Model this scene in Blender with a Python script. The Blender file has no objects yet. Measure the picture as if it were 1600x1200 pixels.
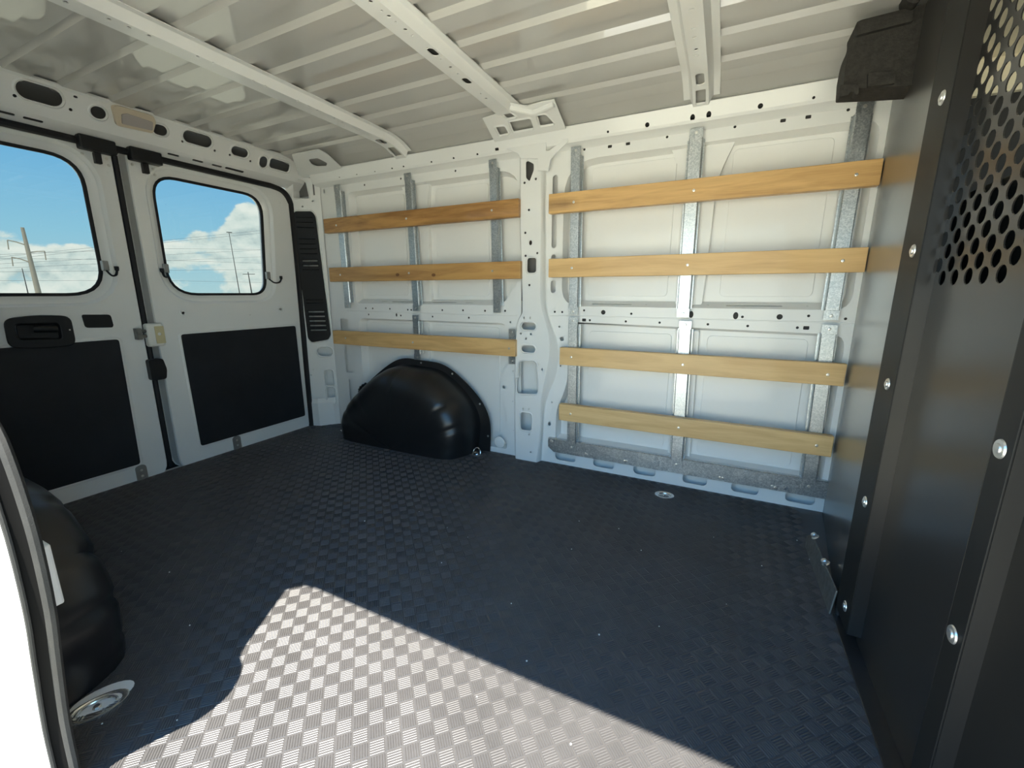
import bpy, bmesh, math, random
import numpy as np
from mathutils import Vector, Matrix, geometry

# ------------------------------------------------------------------ camera, sky, sun, exposure
scene = bpy.context.scene
C = scene.collection
PI = math.pi
R = math.radians
cam_data = bpy.data.cameras.new('camera')
cam_data.sensor_width = 36.0
cam_data.lens = 36.0 * 660.0 / 1600.0
cam_data.clip_start = 0.02
cam_data.clip_end = 2000
cam = bpy.data.objects.new('camera', cam_data)
cam.location = (0, 0, 0.9)
cam.rotation_euler = (R(90 - 12.15), 0, R(26.2))
C.objects.link(cam)
scene.camera = cam

scene.view_settings.view_transform = 'Standard'
scene.view_settings.look = 'None'
scene.view_settings.gamma = 1.0
scene.view_settings.use_curve_mapping = False
scene.view_settings.exposure = 0.06
scene.cycles.max_bounces = 14
scene.cycles.diffuse_bounces = 7
scene.cycles.glossy_bounces = 5
scene.cycles.transparent_max_bounces = 12

SUN_DIR = Vector((-0.108, 0.4186, -1.0)).normalized()
sun_data = bpy.data.lights.new('sun', 'SUN')
sun_data.energy = 23.0
sun_data.angle = R(0.55)
sun_data.color = (1.0, 0.94, 0.82)
sun = bpy.data.objects.new('sun', sun_data)
sun.rotation_euler = SUN_DIR.to_track_quat('-Z', 'Y').to_euler()
sun.location = (3, -8, 20)
C.objects.link(sun)

SKY = 4.4


class NT:
    """small node-tree writer"""
    def __init__(s, tree):
        s.t = tree; s.n = tree.nodes; s.l = tree.links
    def node(s, kind, **kw):
        n = s.n.new(kind)
        for k, v in kw.items():
            setattr(n, k, v)
        return n
    def put(s, sock, v):
        if isinstance(v, bpy.types.NodeSocket):
            s.l.new(v, sock)
        elif v is not None:
            sock.default_value = v
    def math(s, op, a, b=None, c=None, clamp=False):
        n = s.node('ShaderNodeMath', operation=op, use_clamp=clamp)
        s.put(n.inputs[0], a); s.put(n.inputs[1], b)
        if c is not None: s.put(n.inputs[2], c)
        return n.outputs[0]
    def vmath(s, op, a, b=None):
        n = s.node('ShaderNodeVectorMath', operation=op)
        s.put(n.inputs[0], a)
        if b is not None: s.put(n.inputs[1], b)
        return n
    def ramp(s, fac, stops, interp='LINEAR'):
        n = s.node('ShaderNodeValToRGB'); r = n.color_ramp; r.interpolation = interp
        while len(r.elements) < len(stops): r.elements.new(0.5)
        for e, (p, c) in zip(r.elements, stops):
            e.position = p; e.color = (*c, 1) if len(c) == 3 else c
        s.put(n.inputs[0], fac)
        return n.outputs[0]
    def mix(s, fac, a, b, kind='RGBA', blend='MIX'):
        n = s.node('ShaderNodeMix', data_type=kind, blend_type=blend)
        i = {'RGBA': (0, 6, 7), 'FLOAT': (0, 2, 3)}[kind]
        s.put(n.inputs[i[0]], fac); s.put(n.inputs[i[1]], a); s.put(n.inputs[i[2]], b)
        return n.outputs[2 if kind == 'RGBA' else 0]
    def noise(s, vec, scale, detail=4, rough=0.5, dist=0.0):
        n = s.node('ShaderNodeTexNoise')
        s.put(n.inputs['Vector'], vec); s.put(n.inputs['Scale'], scale)
        s.put(n.inputs['Detail'], detail); s.put(n.inputs['Roughness'], rough); s.put(n.inputs['Distortion'], dist)
        return n.outputs[0]


world = bpy.data.worlds.new('sky')
scene.world = world
world.use_nodes = True
w = NT(world.node_tree)
w.n.clear()
tc = w.node('ShaderNodeTexCoord').outputs['Generated']
sep = w.node('ShaderNodeSeparateXYZ'); w.l.new(tc, sep.inputs[0])
elev = sep.outputs[2]
blue = w.ramp(elev, [(0.0, (0.50, 0.74, 0.80)), (0.10, (0.33, 0.66, 0.86)), (0.22, (0.19, 0.52, 0.86)), (0.5, (0.10, 0.34, 0.74)), (1.0, (0.07, 0.26, 0.66))])
mp = w.node('ShaderNodeMapping'); mp.inputs['Scale'].default_value = (1, 1, 1.7); mp.inputs['Location'].default_value = (0.31, 0.12, 0.07)
w.l.new(tc, mp.inputs[0])
def field(vec):
    """cloud density in a direction: fractal noise, more of it low down, plus the cumulus heads behind the van"""
    n1 = w.noise(vec, 9.0, 10, 0.60, 0.15)
    n2 = w.noise(vec, 3.0, 4, 0.5)
    return w.math('ADD', w.math('MULTIPLY', w.math('SUBTRACT', n1, 0.5), 1.35), w.math('MULTIPLY', w.math('SUBTRACT', n2, 0.5), 1.1))
dens = field(mp.outputs[0])
up_ = w.vmath('ADD', mp.outputs[0], (0.0, 0.0, 0.022)).outputs[0]
dens_up = field(up_)
bias = w.ramp(elev, [(0.0, (0.22,) * 3), (0.06, (0.20,) * 3), (0.13, (0.06,) * 3), (0.2, (0.0,) * 3), (0.5, (0.0,) * 3), (1.0, (0.0,) * 3)])
blob = w.math('SUBTRACT', bias, 0.10)
for (dx, dy, dz), s, a in zip([(-0.8246,0.5474,0.1431),(-0.8389,0.5296,0.1255),(-0.8196,0.5609,0.1167),(-0.8755,0.4718,0.1048),(-0.8628,0.4996,0.0775),(-0.8978,0.4343,0.0735),(-0.9555,0.2702,0.1183),(-0.9415,0.3296,0.0705),(-0.9425,0.3308,0.0467),(-0.9614,0.2666,0.0685),(-0.9564,0.2867,0.056),(-0.8682,0.4668,0.1685)], (0.040, 0.036, 0.045, 0.020, 0.055, 0.03, 0.036, 0.026, 0.04, 0.045, 0.05, 0.016), (0.34, 0.30, 0.30, 0.30, 0.26, 0.26, 0.30, 0.30, 0.26, 0.20, 0.14, 0.18)):
    dd = w.vmath('DISTANCE', tc, (dx, dy, dz)).outputs['Value']
    g = w.math('POWER', 2.718, w.math('MULTIPLY', w.math('MULTIPLY', dd, dd), -1.0 / (s * s)))
    blob = w.math('ADD', blob, w.math('MULTIPLY', g, a))
for (dx, dy, dz), s, a in zip([(-0.871,0.4698,0.1436),(-0.8524,0.4952,0.168),(-0.936,0.3174,0.1521),(-0.9373,0.301,0.1758),(-0.9363,0.3278,0.126),(-0.8723,0.4876,0.0353),(-0.9455,0.3112,0.0958)], (0.055, 0.055, 0.08, 0.09, 0.06, 0.035, 0.03), (0.34, 0.30, 0.36, 0.36, 0.30, 0.22, 0.22)):
    dd = w.vmath('DISTANCE', tc, (dx, dy, dz)).outputs['Value']
    g = w.math('POWER', 2.718, w.math('MULTIPLY', w.math('MULTIPLY', dd, dd), -1.0 / (s * s)))
    blob = w.math('SUBTRACT', blob, w.math('MULTIPLY', g, a))
total = w.math('ADD', dens, blob)
mask = w.ramp(total, [(0.02, (0, 0, 0)), (0.16, (1, 1, 1))], 'EASE')
lit = w.math('ADD', w.math('MULTIPLY', w.math('SUBTRACT', dens, dens_up), 1.6), 0.55)
ccol = w.ramp(lit, [(0.25, (0.50, 0.62, 0.63)), (0.55, (0.78, 0.87, 0.83)), (0.8, (0.95, 0.98, 0.92))])
skyc = w.mix(mask, blue, ccol)
below = w.math('LESS_THAN', elev, -0.01)
skyc = w.mix(below, skyc, (0.40, 0.40, 0.34, 1))
bg = w.node('ShaderNodeBackground'); w.l.new(skyc, bg.inputs[0]); bg.inputs[1].default_value = SKY
wo = w.node('ShaderNodeOutputWorld'); w.l.new(bg.outputs[0], wo.inputs[0])

# ------------------------------------------------------------------ materials
def material(name):
    m = bpy.data.materials.new(name); m.use_nodes = True
    t = NT(m.node_tree)
    return m, t, t.n['Principled BSDF']

def plain(name, col, rough=0.5, metal=0.0, coat=0.0, coat_rough=0.05, spec=0.5, bump=None, mottle=None):
    m, t, b = material(name)
    b.inputs['Base Color'].default_value = (*col, 1)
    b.inputs['Roughness'].default_value = rough
    b.inputs['Metallic'].default_value = metal
    b.inputs['Coat Weight'].default_value = coat
    b.inputs['Coat Roughness'].default_value = coat_rough
    b.inputs['Specular IOR Level'].default_value = spec
    co = t.node('ShaderNodeTexCoord').outputs['Object']
    if mottle:
        n = t.noise(co, mottle[0], 5, 0.6)
        c = t.ramp(n, [(0.3, tuple(x * (1 - mottle[1]) for x in col)), (0.7, tuple(min(1, x * (1 + mottle[1])) for x in col))])
        t.l.new(c, b.inputs['Base Color'])
    if bump:
        n = t.noise(co, bump[0], 3, 0.6)
        bp = t.node('ShaderNodeBump'); bp.inputs['Strength'].default_value = bump[1]; bp.inputs['Distance'].default_value = bump[2]
        t.l.new(n, bp.inputs['Height']); t.l.new(bp.outputs[0], b.inputs['Normal'])
    return m

M = {}
M['paint'] = plain('white_paint', (0.80, 0.81, 0.80), 0.38, coat=0.35, coat_rough=0.08, mottle=(3.0, 0.012))
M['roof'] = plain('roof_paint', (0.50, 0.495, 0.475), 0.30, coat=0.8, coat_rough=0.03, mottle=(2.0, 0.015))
M['mat'] = plain('rubber_mat', (0.062, 0.060, 0.061), 0.44, spec=0.5, bump=(900, 0.10, 0.0004), mottle=(7, 0.14))
M['black'] = plain('black_board', (0.0155, 0.0170, 0.0210), 0.62, spec=0.3, bump=(700, 0.25, 0.0005), mottle=(5, 0.2))
M['plastic'] = plain('black_plastic', (0.011, 0.0115, 0.013), 0.42, spec=0.32, bump=(500, 0.10, 0.0004))
M['arch'] = plain('black_moulded_plastic', (0.012, 0.012, 0.013), 0.33, spec=0.5, bump=(260, 0.06, 0.0005))
M['rubber'] = plain('black_rubber', (0.012, 0.012, 0.014), 0.6, spec=0.3)
M['seal'] = plain('flocked_grey_rubber', (0.030, 0.030, 0.029), 0.85, spec=0.2, bump=(420, 0.5, 0.001), mottle=(14, 0.15))
M['foam'] = plain('black_foam', (0.030, 0.028, 0.025), 0.7, spec=0.3, bump=(160, 0.6, 0.002), mottle=(60, 0.4))
M['steel_black'] = plain('black_powder_coat', (0.020, 0.019, 0.018), 0.28, spec=0.62, coat=0.10, coat_rough=0.22, bump=(350, 0.03, 0.0003))
M['steel_wing'] = plain('black_satin_steel', (0.034, 0.033, 0.031), 0.30, spec=0.95, coat=0.5, coat_rough=0.25)
M['steel_matte'] = plain('matt_black_steel', (0.012, 0.012, 0.0115), 0.5, spec=0.25)
M['zinc'] = plain('zinc_bolt', (0.72, 0.71, 0.68), 0.28, 0.85)
M['chrome'] = plain('bright_steel', (0.75, 0.74, 0.71), 0.22, 0.9)
M['plate'] = plain('grey_steel_plate', (0.33, 0.33, 0.32), 0.45, 0.6)
M['bracket'] = plain('dark_steel_bracket', (0.17, 0.17, 0.16), 0.38, 0.5, mottle=(60, 0.3))
M['lampcase'] = plain('beige_plastic', (0.60, 0.52, 0.40), 0.4)
M['lens'] = plain('lamp_lens', (0.42, 0.38, 0.36), 0.15, spec=0.6)
M['yellow'] = plain('zinc_yellow_plate', (0.60, 0.54, 0.33), 0.4, 0.3)
M['nylon'] = plain('white_plastic', (0.78, 0.78, 0.74), 0.4)
M['headliner'] = plain('beige_headliner', (0.78, 0.72, 0.55), 0.8)
M['concrete'] = plain('sunlit_concrete', (0.69, 0.625, 0.44), 0.85, mottle=(0.4, 0.12), bump=(30, 0.2, 0.01))
M['pole'] = plain('weathered_pole', (0.30, 0.27, 0.22), 0.8)
M['wire'] = plain('power_wire', (0.10, 0.11, 0.12), 0.6)
M['grit'] = plain('white_grit', (0.75, 0.75, 0.72), 0.6)
M['hole_shade'] = plain('painted_hole_shade', (0.035, 0.035, 0.033), 0.7)  # dark colour that paints shade behind small holes
M['groove'] = plain('dark_seal_groove', (0.004, 0.004, 0.004), 0.9, spec=0.05)
M['bronze'] = plain('bronze_latch', (0.05, 0.043, 0.035), 0.5, 0.3)
M['knot'] = plain('wood_knot', (0.17, 0.075, 0.022), 0.6, mottle=(150, 0.4))
M['poledark'] = plain('dark_pole', (0.06, 0.06, 0.06), 0.8)
M['recess_shade'] = plain('painted_recess_shade', (0.16, 0.16, 0.155), 0.6)  # grey that paints the dimness inside hollow sections
M['cabin'] = plain('dark_cab_trim', (0.012, 0.012, 0.012), 0.7)

def galvanized():
    m, t, b = material('galvanized_steel')
    co = t.node('ShaderNodeTexCoord').outputs['Object']
    v = t.node('ShaderNodeTexVoronoi'); v.inputs['Scale'].default_value = 240; t.l.new(co, v.inputs['Vector'])
    sp = t.node('ShaderNodeSeparateColor'); t.l.new(v.outputs['Color'], sp.inputs[0])
    nz = t.noise(co, 22, 4, 0.6)
    f = t.math('ADD', t.math('MULTIPLY', sp.outputs[0], 0.6), t.math('MULTIPLY', nz, 0.4))
    t.l.new(t.ramp(f, [(0.15, (0.37, 0.41, 0.44)), (0.55, (0.50, 0.535, 0.555)), (0.9, (0.68, 0.70, 0.71))]), b.inputs['Base Color'])
    t.l.new(t.ramp(f, [(0.2, (0.30,) * 3), (0.9, (0.46,) * 3)]), b.inputs['Roughness'])
    b.inputs['Metallic'].default_value = 0.9
    bp = t.node('ShaderNodeBump'); bp.inputs['Strength'].default_value = 0.05; bp.inputs['Distance'].default_value = 0.0006
    t.l.new(f, bp.inputs['Height']); t.l.new(bp.outputs[0], b.inputs['Normal'])
    return m
M['galv'] = galvanized()

def wood(name, seed, light, dark, streak, stain=None):
    m, t, b = material(name)
    co = t.node('ShaderNodeTexCoord').outputs['Object']
    mp = t.node('ShaderNodeMapping'); mp.inputs['Location'].default_value = (seed * 1.7, seed * 0.9, seed * 2.3); mp.inputs['Scale'].default_value = (1.0, 9, 9)
    t.l.new(co, mp.inputs[0])
    n = t.noise(mp.outputs[0], 2.4, 6, 0.55, 1.1)
    mp2 = t.node('ShaderNodeMapping'); mp2.inputs['Location'].default_value = (seed, seed, seed); mp2.inputs['Scale'].default_value = (5, 160, 160)
    t.l.new(co, mp2.inputs[0])
    fine = t.noise(mp2.outputs[0], 2.0, 4, 0.6)
    f = t.math('ADD', t.math('MULTIPLY', n, 0.75), t.math('MULTIPLY', fine, 0.25))
    c = t.ramp(f, [(0.34, dark), (0.47, tuple(0.55 * a + 0.45 * d for a, d in zip(light, dark))), (0.58, light)])
    s2 = t.noise(mp.outputs[0], 1.0, 3, 0.6, 2.0)
    c = t.mix(t.math('MULTIPLY', t.ramp(s2, [(0.52, (0, 0, 0)), (0.68, (1, 1, 1))]), streak), c, (*[x * 0.55 for x in dark], 1))
    if stain is not None:
        # brown heart-wood stain running in from one end of the board
        sx = t.node('ShaderNodeSeparateXYZ'); t.l.new(co, sx.inputs[0])
        end = t.math('MULTIPLY', t.math('SUBTRACT', stain, sx.outputs[0]), 14.0, clamp=True)
        mid_ = t.math('SUBTRACT', 1.0, t.math('MULTIPLY', t.math('ABSOLUTE', t.math('ADD', sx.outputs[2], 0.006)), 32.0), clamp=True)
        amt = t.math('MULTIPLY', t.math('MULTIPLY', end, mid_), t.ramp(n, [(0.35, (1, 1, 1)), (0.65, (0.6,) * 3)]))
        c = t.mix(amt, c, (0.16, 0.075, 0.022, 1))
    t.l.new(c, b.inputs['Base Color'])
    b.inputs['Roughness'].default_value = 0.5
    b.inputs['Coat Weight'].default_value = 0.12
    bp = t.node('ShaderNodeBump'); bp.inputs['Strength'].default_value = 0.15; bp.inputs['Distance'].default_value = 0.0006
    t.l.new(fine, bp.inputs['Height']); t.l.new(bp.outputs[0], b.inputs['Normal'])
    return m

def tinted_glass():
    m, t, b = material('sky_dimming_glass')
    t.n.remove(b)
    tr = t.node('ShaderNodeBsdfTransparent'); tr.inputs[0].default_value = (0.172, 0.184, 0.180, 1)  # dark tint put in to bring the strong sky down
    gl = t.node('ShaderNodeBsdfGlossy'); gl.inputs['Roughness'].default_value = 0.0
    fr = t.node('ShaderNodeFresnel'); fr.inputs[0].default_value = 1.45
    mx = t.node('ShaderNodeMixShader')
    t.l.new(t.math('MULTIPLY', fr.outputs[0], 0.7), mx.inputs[0]); t.l.new(tr.outputs[0], mx.inputs[1]); t.l.new(gl.outputs[0], mx.inputs[2])
    t.l.new(mx.outputs[0], t.n['Material Output'].inputs[0])
    return m
M['glass'] = tinted_glass()

# ------------------------------------------------------------------ mesh tools
def planeY(y0): return lambda u, v, d: (u, y0 + d, v)
def planeX(x0): return lambda u, v, d: (x0 - d, u, v)
def planeG(o, u, v, n):
    o = Vector(o); u = Vector(u).normalized(); v = Vector(v).normalized(); n = Vector(n).normalized()
    return lambda a, b, d: tuple(o + u * a + v * b + n * d)
RAIL = planeG((0, 1.985, 1.572), (1, 0, 0), (0, -.02, .05), (0, .05, .02))
HDR = planeG((-2.45, 0, 1.573), (0, 1, 0), (.06, 0, .117), (-.117, 0, .06))
HDRB = planeG((-2.49, 0, 1.543), (0, 1, 0), (.04, 0, .03), (-.03, 0, .04))
GUS = planeG((0, 1.965, 1.61), (1, 0, 0), (0, -.165, .055), (0, .055, .165))
DP = planeG((-2.49, 1.92, 0), (.16, .11, 0), (0, 0, 1), (-.11, .16, 0))
LEDGE = planeG((0, 2.03, .836), (1, 0, 0), (0, .045, .026), (0, .026, -.045))

def rrect(u0, v0, u1, v1, r, n=4):
    r = min(r, (u1 - u0) / 2 - 1e-5, (v1 - v0) / 2 - 1e-5)
    o = []
    for cu, cv, a in ((u1 - r, v1 - r, 0), (u0 + r, v1 - r, PI / 2), (u0 + r, v0 + r, PI), (u1 - r, v0 + r, 1.5 * PI)):
        for k in range(n + 1):
            t = a + k * PI / 2 / n
            o.append((cu + r * math.cos(t), cv + r * math.sin(t)))
    return o
def box2(pts, r, n=4):
    us = [p[0] for p in pts]; vs = [p[1] for p in pts]
    return rrect(min(us), min(vs), max(us), max(vs), r, n)
def circ(u, v, r, n=9, k=1.0): return [(u + r * math.cos(2 * PI * i / n), v + r * k * math.sin(2 * PI * i / n)) for i in range(n)]
def circs(pts, r, n=8, k=1.0): return [circ(p[0], p[1], r, n, k) for p in pts]
def area(p): return 0.5 * sum(p[i - 1][0] * p[i][1] - p[i][0] * p[i - 1][1] for i in range(len(p)))
def fillet(pts, r, n=4):
    """round the corners of a polygon"""
    o = []; N = len(pts)
    for i in range(N):
        a, b, c = Vector(pts[i - 1]), Vector(pts[i]), Vector(pts[(i + 1) % N])
        rr = r[i] if isinstance(r, (list, tuple)) else r
        d1, d2 = (a - b), (c - b)
        k = min(rr, d1.length * 0.48, d2.length * 0.48)
        if k < 1e-5: o.append(tuple(b)); continue
        p, q = b + d1.normalized() * k, b + d2.normalized() * k
        for j in range(n + 1):
            t = j / n
            o.append(tuple(p * (1 - t) ** 2 + b * (2 * t * (1 - t)) + q * t * t))
    return o
def inset(p, d):
    """offset a loop inwards by d"""
    s = 1 if area(p) > 0 else -1
    o = []; N = len(p)
    for i in range(N):
        a, b, c = Vector(p[i - 1]), Vector(p[i]), Vector(p[(i + 1) % N])
        t1, t2 = (b - a), (c - b)
        if t1.length < 1e-7: t1 = t2
        if t2.length < 1e-7: t2 = t1
        n1 = Vector((-t1.y, t1.x)).normalized(); n2 = Vector((-t2.y, t2.x)).normalized()
        m = (n1 + n2)
        m = m.normalized() if m.length > 1e-6 else n1
        k = max(0.4, m.dot(n1))
        o.append(tuple(b + m * (s * d / k)))
    return o
def smooth_path(pts, n=6):
    """Catmull-Rom through the points"""
    P = [Vector(p) for p in pts]; o = []
    for i in range(len(P) - 1):
        p0, p1, p2, p3 = P[max(i - 1, 0)], P[i], P[i + 1], P[min(i + 2, len(P) - 1)]
        for k in range(n):
            t = k / n
            o.append(0.5 * ((2 * p1) + (p2 - p0) * t + (2 * p0 - 5 * p1 + 4 * p2 - p3) * t * t + (3 * p1 - p0 - 3 * p2 + p3) * t ** 3))
    o.append(P[-1])
    return o

class MB:
    def __init__(s): s.v = []; s.f = []
    def add(s, v, f):
        k = len(s.v); s.v += [tuple(x) for x in v]; s.f += [tuple(i + k for i in q) for q in f]
        return s
    def sheet(s, outer, holes, fn, t, seg=None):
        """flat sheet of thickness t with holes cut through it"""
        loops = [outer] + list(holes)
        if seg:
            ol = []
            for i in range(len(outer)):
                a, b = Vector(outer[i]), Vector(outer[(i + 1) % len(outer)])
                k = max(1, int((b - a).length / seg))
                ol += [tuple(a.lerp(b, j / k)) for j in range(k)]
            loops[0] = ol
        V = []; E = []
        for L in loops:
            k = len(V); n = len(L)
            V += [Vector(p) for p in L]; E += [(k + i, k + (i + 1) % n) for i in range(n)]
        r = geometry.delaunay_2d_cdt(V, E, [], 0, 1e-6)
        ov, of = r[0], r[2]
        P = np.array([(p.x, p.y) for p in ov]); F = np.array([f for f in of if len(f) == 3])
        cen = P[F].mean(1)
        ins = np.zeros(len(F), bool)
        for L in loops:
            A = np.array(L); B = np.roll(A, -1, 0)
            for (ax, ay), (bx, by) in zip(A, B):
                c = ((ay > cen[:, 1]) != (by > cen[:, 1]))
                if not c.any(): continue
                xs = (bx - ax) * (cen[:, 1] - ay) / (by - ay + 1e-30) + ax
                ins ^= c & (cen[:, 0] < xs)
        F = F[ins]
        n = len(P)
        v = [fn(x, y, 0) for x, y in P] + [fn(x, y, t) for x, y in P]
        f = []; cnt = {}
        for a, b, c in F.tolist():
            f.append((a, b, c)); f.append((c + n, b + n, a + n))
            for e in ((a, b), (b, c), (c, a)):
                cnt.setdefault(tuple(sorted(e)), []).append(e)
        for e in cnt.values():
            if len(e) == 1:
                a, b = e[0]; f.append((b, a, a + n, b + n))
        return s.add(v, f)
    def loft(s, rows, closed=False, cap=False):
        m = len(rows[0]); v = [p for r in rows for p in r]; f = []
        for i in range(len(rows) - 1):
            for j in range(m if closed else m - 1):
                a, b = i * m + j, i * m + (j + 1) % m
                f.append((a, b, b + m, a + m))
        if cap:
            f.append(tuple(range(m))[::-1]); f.append(tuple((len(rows) - 1) * m + j for j in range(m)))
        return s.add(v, f)
    def reveal(s, loop, fn, d0, d1, ins):
        a = [fn(u, v, d0) for u, v in loop]; b = [fn(u, v, d1) for u, v in inset(loop, ins)]
        return s.loft([a, b], True)
    def box(s, x0, y0, z0, x1, y1, z1):
        v = [(x, y, z) for z in (z0, z1) for y in (y0, y1) for x in (x0, x1)]
        return s.add(v, [(0, 2, 3, 1), (4, 5, 7, 6), (0, 1, 5, 4), (2, 6, 7, 3), (0, 4, 6, 2), (1, 3, 7, 5)])
    def tube(s, path, r, n=8, flat=1.0, up=(0, 0, 1), cap=True):
        P = [Vector(p) for p in path]; rows = []
        for i, p in enumerate(P):
            t = (P[min(i + 1, len(P) - 1)] - P[max(i - 1, 0)]).normalized()
            u = Vector(up); u = u - t * u.dot(t)
            if u.length < 1e-3: u = Vector((1, 0, 0)) - t * t.x
            u.normalize(); q = t.cross(u)
            rr = r[i] if isinstance(r, (list, tuple)) else r
            rows.append([p + u * (rr * math.cos(2 * PI * k / n)) + q * (rr * flat * math.sin(2 * PI * k / n)) for k in range(n)])
        return s.loft(rows, True, cap)
    def lathe(s, prof, origin, axis, n=16):
        """(radius, height) profile turned about an axis"""
        ax = Vector(axis).normalized(); o = Vector(origin)
        u = ax.orthogonal().normalized(); q = ax.cross(u); rows = []
        for r, h in prof:
            r = max(r, 1e-5)
            rows.append([o + ax * h + u * (r * math.cos(2 * PI * k / n)) + q * (r * math.sin(2 * PI * k / n)) for k in range(n)])
        return s.loft(rows, True, True)
    def mesh(s, name, mat, origin=(0, 0, 0), smooth=False):
        me = bpy.data.meshes.new(name)
        o = Vector(origin)
        me.from_pydata([tuple(Vector(p) - o) for p in s.v], [], s.f)
        bm = bmesh.new(); bm.from_mesh(me)
        bmesh.ops.remove_doubles(bm, verts=bm.verts, dist=2e-6)
        bmesh.ops.recalc_face_normals(bm, faces=bm.faces)
        bm.to_mesh(me); bm.free()
        if smooth:
            me.shade_smooth()
            try: me.set_sharp_from_angle(angle=R(smooth if smooth is not True else 40))
            except Exception: pass
        if mat is not None: me.materials.append(mat if not isinstance(mat, str) else M[mat])
        return me

ORG = {}
def link(o, parent, origin):
    C.objects.link(o); o.parent = parent
    po = ORG.get(parent.name, Vector((0, 0, 0))) if parent else Vector((0, 0, 0))
    o.location = Vector(origin) - po
    ORG[o.name] = Vector(origin)
    return o
def obj(name, mb, mat, parent=None, origin=None, smooth=False, bevel=0, seg=2, kind=None):
    if origin is None:
        if mb.v:
            A = np.array(mb.v); origin = ((A[:, 0].min() + A[:, 0].max()) / 2, (A[:, 1].min() + A[:, 1].max()) / 2, A[:, 2].min())
        else: origin = (0, 0, 0)
    o = bpy.data.objects.new(name, mb.mesh(name, mat, origin, smooth))
    link(o, parent, origin)
    if bevel:
        b = o.modifiers.new('bevel', 'BEVEL'); b.width = bevel; b.segments = seg; b.limit_method = 'ANGLE'; b.angle_limit = R(35); b.use_clamp_overlap = True
    if kind: o['kind'] = kind
    return o
def empty(name, origin):
    o = bpy.data.objects.new(name, None); o.empty_display_size = 0.05
    return link(o, None, origin)
def put(name, mesh, parent, origin, rot=None):
    o = bpy.data.objects.new(name, mesh); link(o, parent, origin)
    if rot: o.rotation_euler = rot
    return o
def tag(o, label, cat, group=None):
    o['label'] = label; o['category'] = cat
    if group: o['group'] = group
    return o
def struct(o, label, cat):
    o['kind'] = 'structure'; o['label'] = label; o['category'] = cat
    return o

# ------------------------------------------------------------------ the setting: ground, floor, roof, walls
mb = MB().sheet(rrect(-900, -900, 900, 900, 5), [], lambda u, v, d: (u, v, -0.56 - d), 0.2)
struct(obj('ground', mb, 'concrete', origin=(0, 0, -0.56)), 'pale sunlit paving around the van', 'ground')

mb = MB().box(-2.5, 0.16, -0.05, 0.47, 2.07, 0.0)
floor = struct(obj('floor', mb, 'mat', origin=(-1, 1, 0)), 'black rubber van floor mat with basket weave relief', 'floor')
mb = MB().box(-2.56, 0.2, -0.08, -2.5, 1.95, -0.012)
obj('rear_sill', mb, 'paint', floor, bevel=0.004)
mb = MB().box(-0.95, -0.02, -0.10, 0.40, 0.16, -0.02)
obj('door_step', mb, 'paint', floor, bevel=0.006)
# relief of the mat: squares of six ribs, turned 45 degrees, directions alternating
S = 0.0325; RIBS = 6
gi = np.arange(-80, 80)
I, J = np.meshgrid(gi, gi, indexing='ij')
c45 = math.sqrt(0.5)
x0, y0 = -0.708, 0.561
cx = x0 + (I * S + J * S) * c45
cy = y0 + (I * S - J * S) * c45
ok = (cx > -2.48) & (cx < 0.36) & (cy > 0.19) & (cy < 2.015)
I, J, cx, cy = I[ok], J[ok], cx[ok], cy[ok]
even = ((I + J) % 2 == 0)
# even squares: ribs run along (1,-1); odd squares: along (1,1)
ax = np.stack([np.full(len(cx), c45), np.where(even, -c45, c45)], 1)
bx = np.stack([-ax[:, 1], ax[:, 0]], 1)
hl = S * 0.44; pitch = S * 0.94 / RIBS; hw = pitch * 0.40; hh = 0.0015
sec = [(-hw, 0.0), (-hw * 0.80, hh * 0.62), (-hw * 0.34, hh), (hw * 0.34, hh), (hw * 0.80, hh * 0.62), (hw, 0.0)]
V = []
for k in range(RIBS):
    off = (k - (RIBS - 1) / 2) * pitch
    for sgn in (-1, 1):
        for q, h in sec:
            L = hl * sgn * (1.0 if h == 0 else 0.955)
            p = np.stack([cx, cy], 1) + ax * L + bx * (off + q)
            V.append(np.concatenate([p, np.full((len(cx), 1), h)], 1))
V = np.stack(V, 1).reshape(-1, 3)            # squares, 6*8 verts
nrib = len(cx) * RIBS
base = (np.arange(nrib) * 12)[:, None, None]
quad = np.array([[k, k + 6, k + 7, k + 1] for k in range(5)] + [[0, 1, 4, 5], [1, 2, 3, 4], [11, 10, 7, 6], [10, 9, 8, 7]])[None]
F = (base + quad).reshape(-1, 4)
me = bpy.data.meshes.new('mat_relief')
me.vertices.add(len(V)); me.vertices.foreach_set('co', V.astype(np.float32).ravel() - np.tile((-1, 1, 0), len(V)).astype(np.float32))
me.loops.add(F.size); me.loops.foreach_set('vertex_index', F.astype(np.int32).ravel())
me.polygons.add(len(F)); me.polygons.foreach_set('loop_start', (np.arange(len(F)) * 4).astype(np.int32))
me.update(calc_edges=True); me.validate()
me.shade_flat()
me.materials.append(M['mat'])
o = bpy.data.objects.new('mat_relief', me); link(o, floor, (-1, 1, 0)); o['kind'] = 'stuff'

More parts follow.
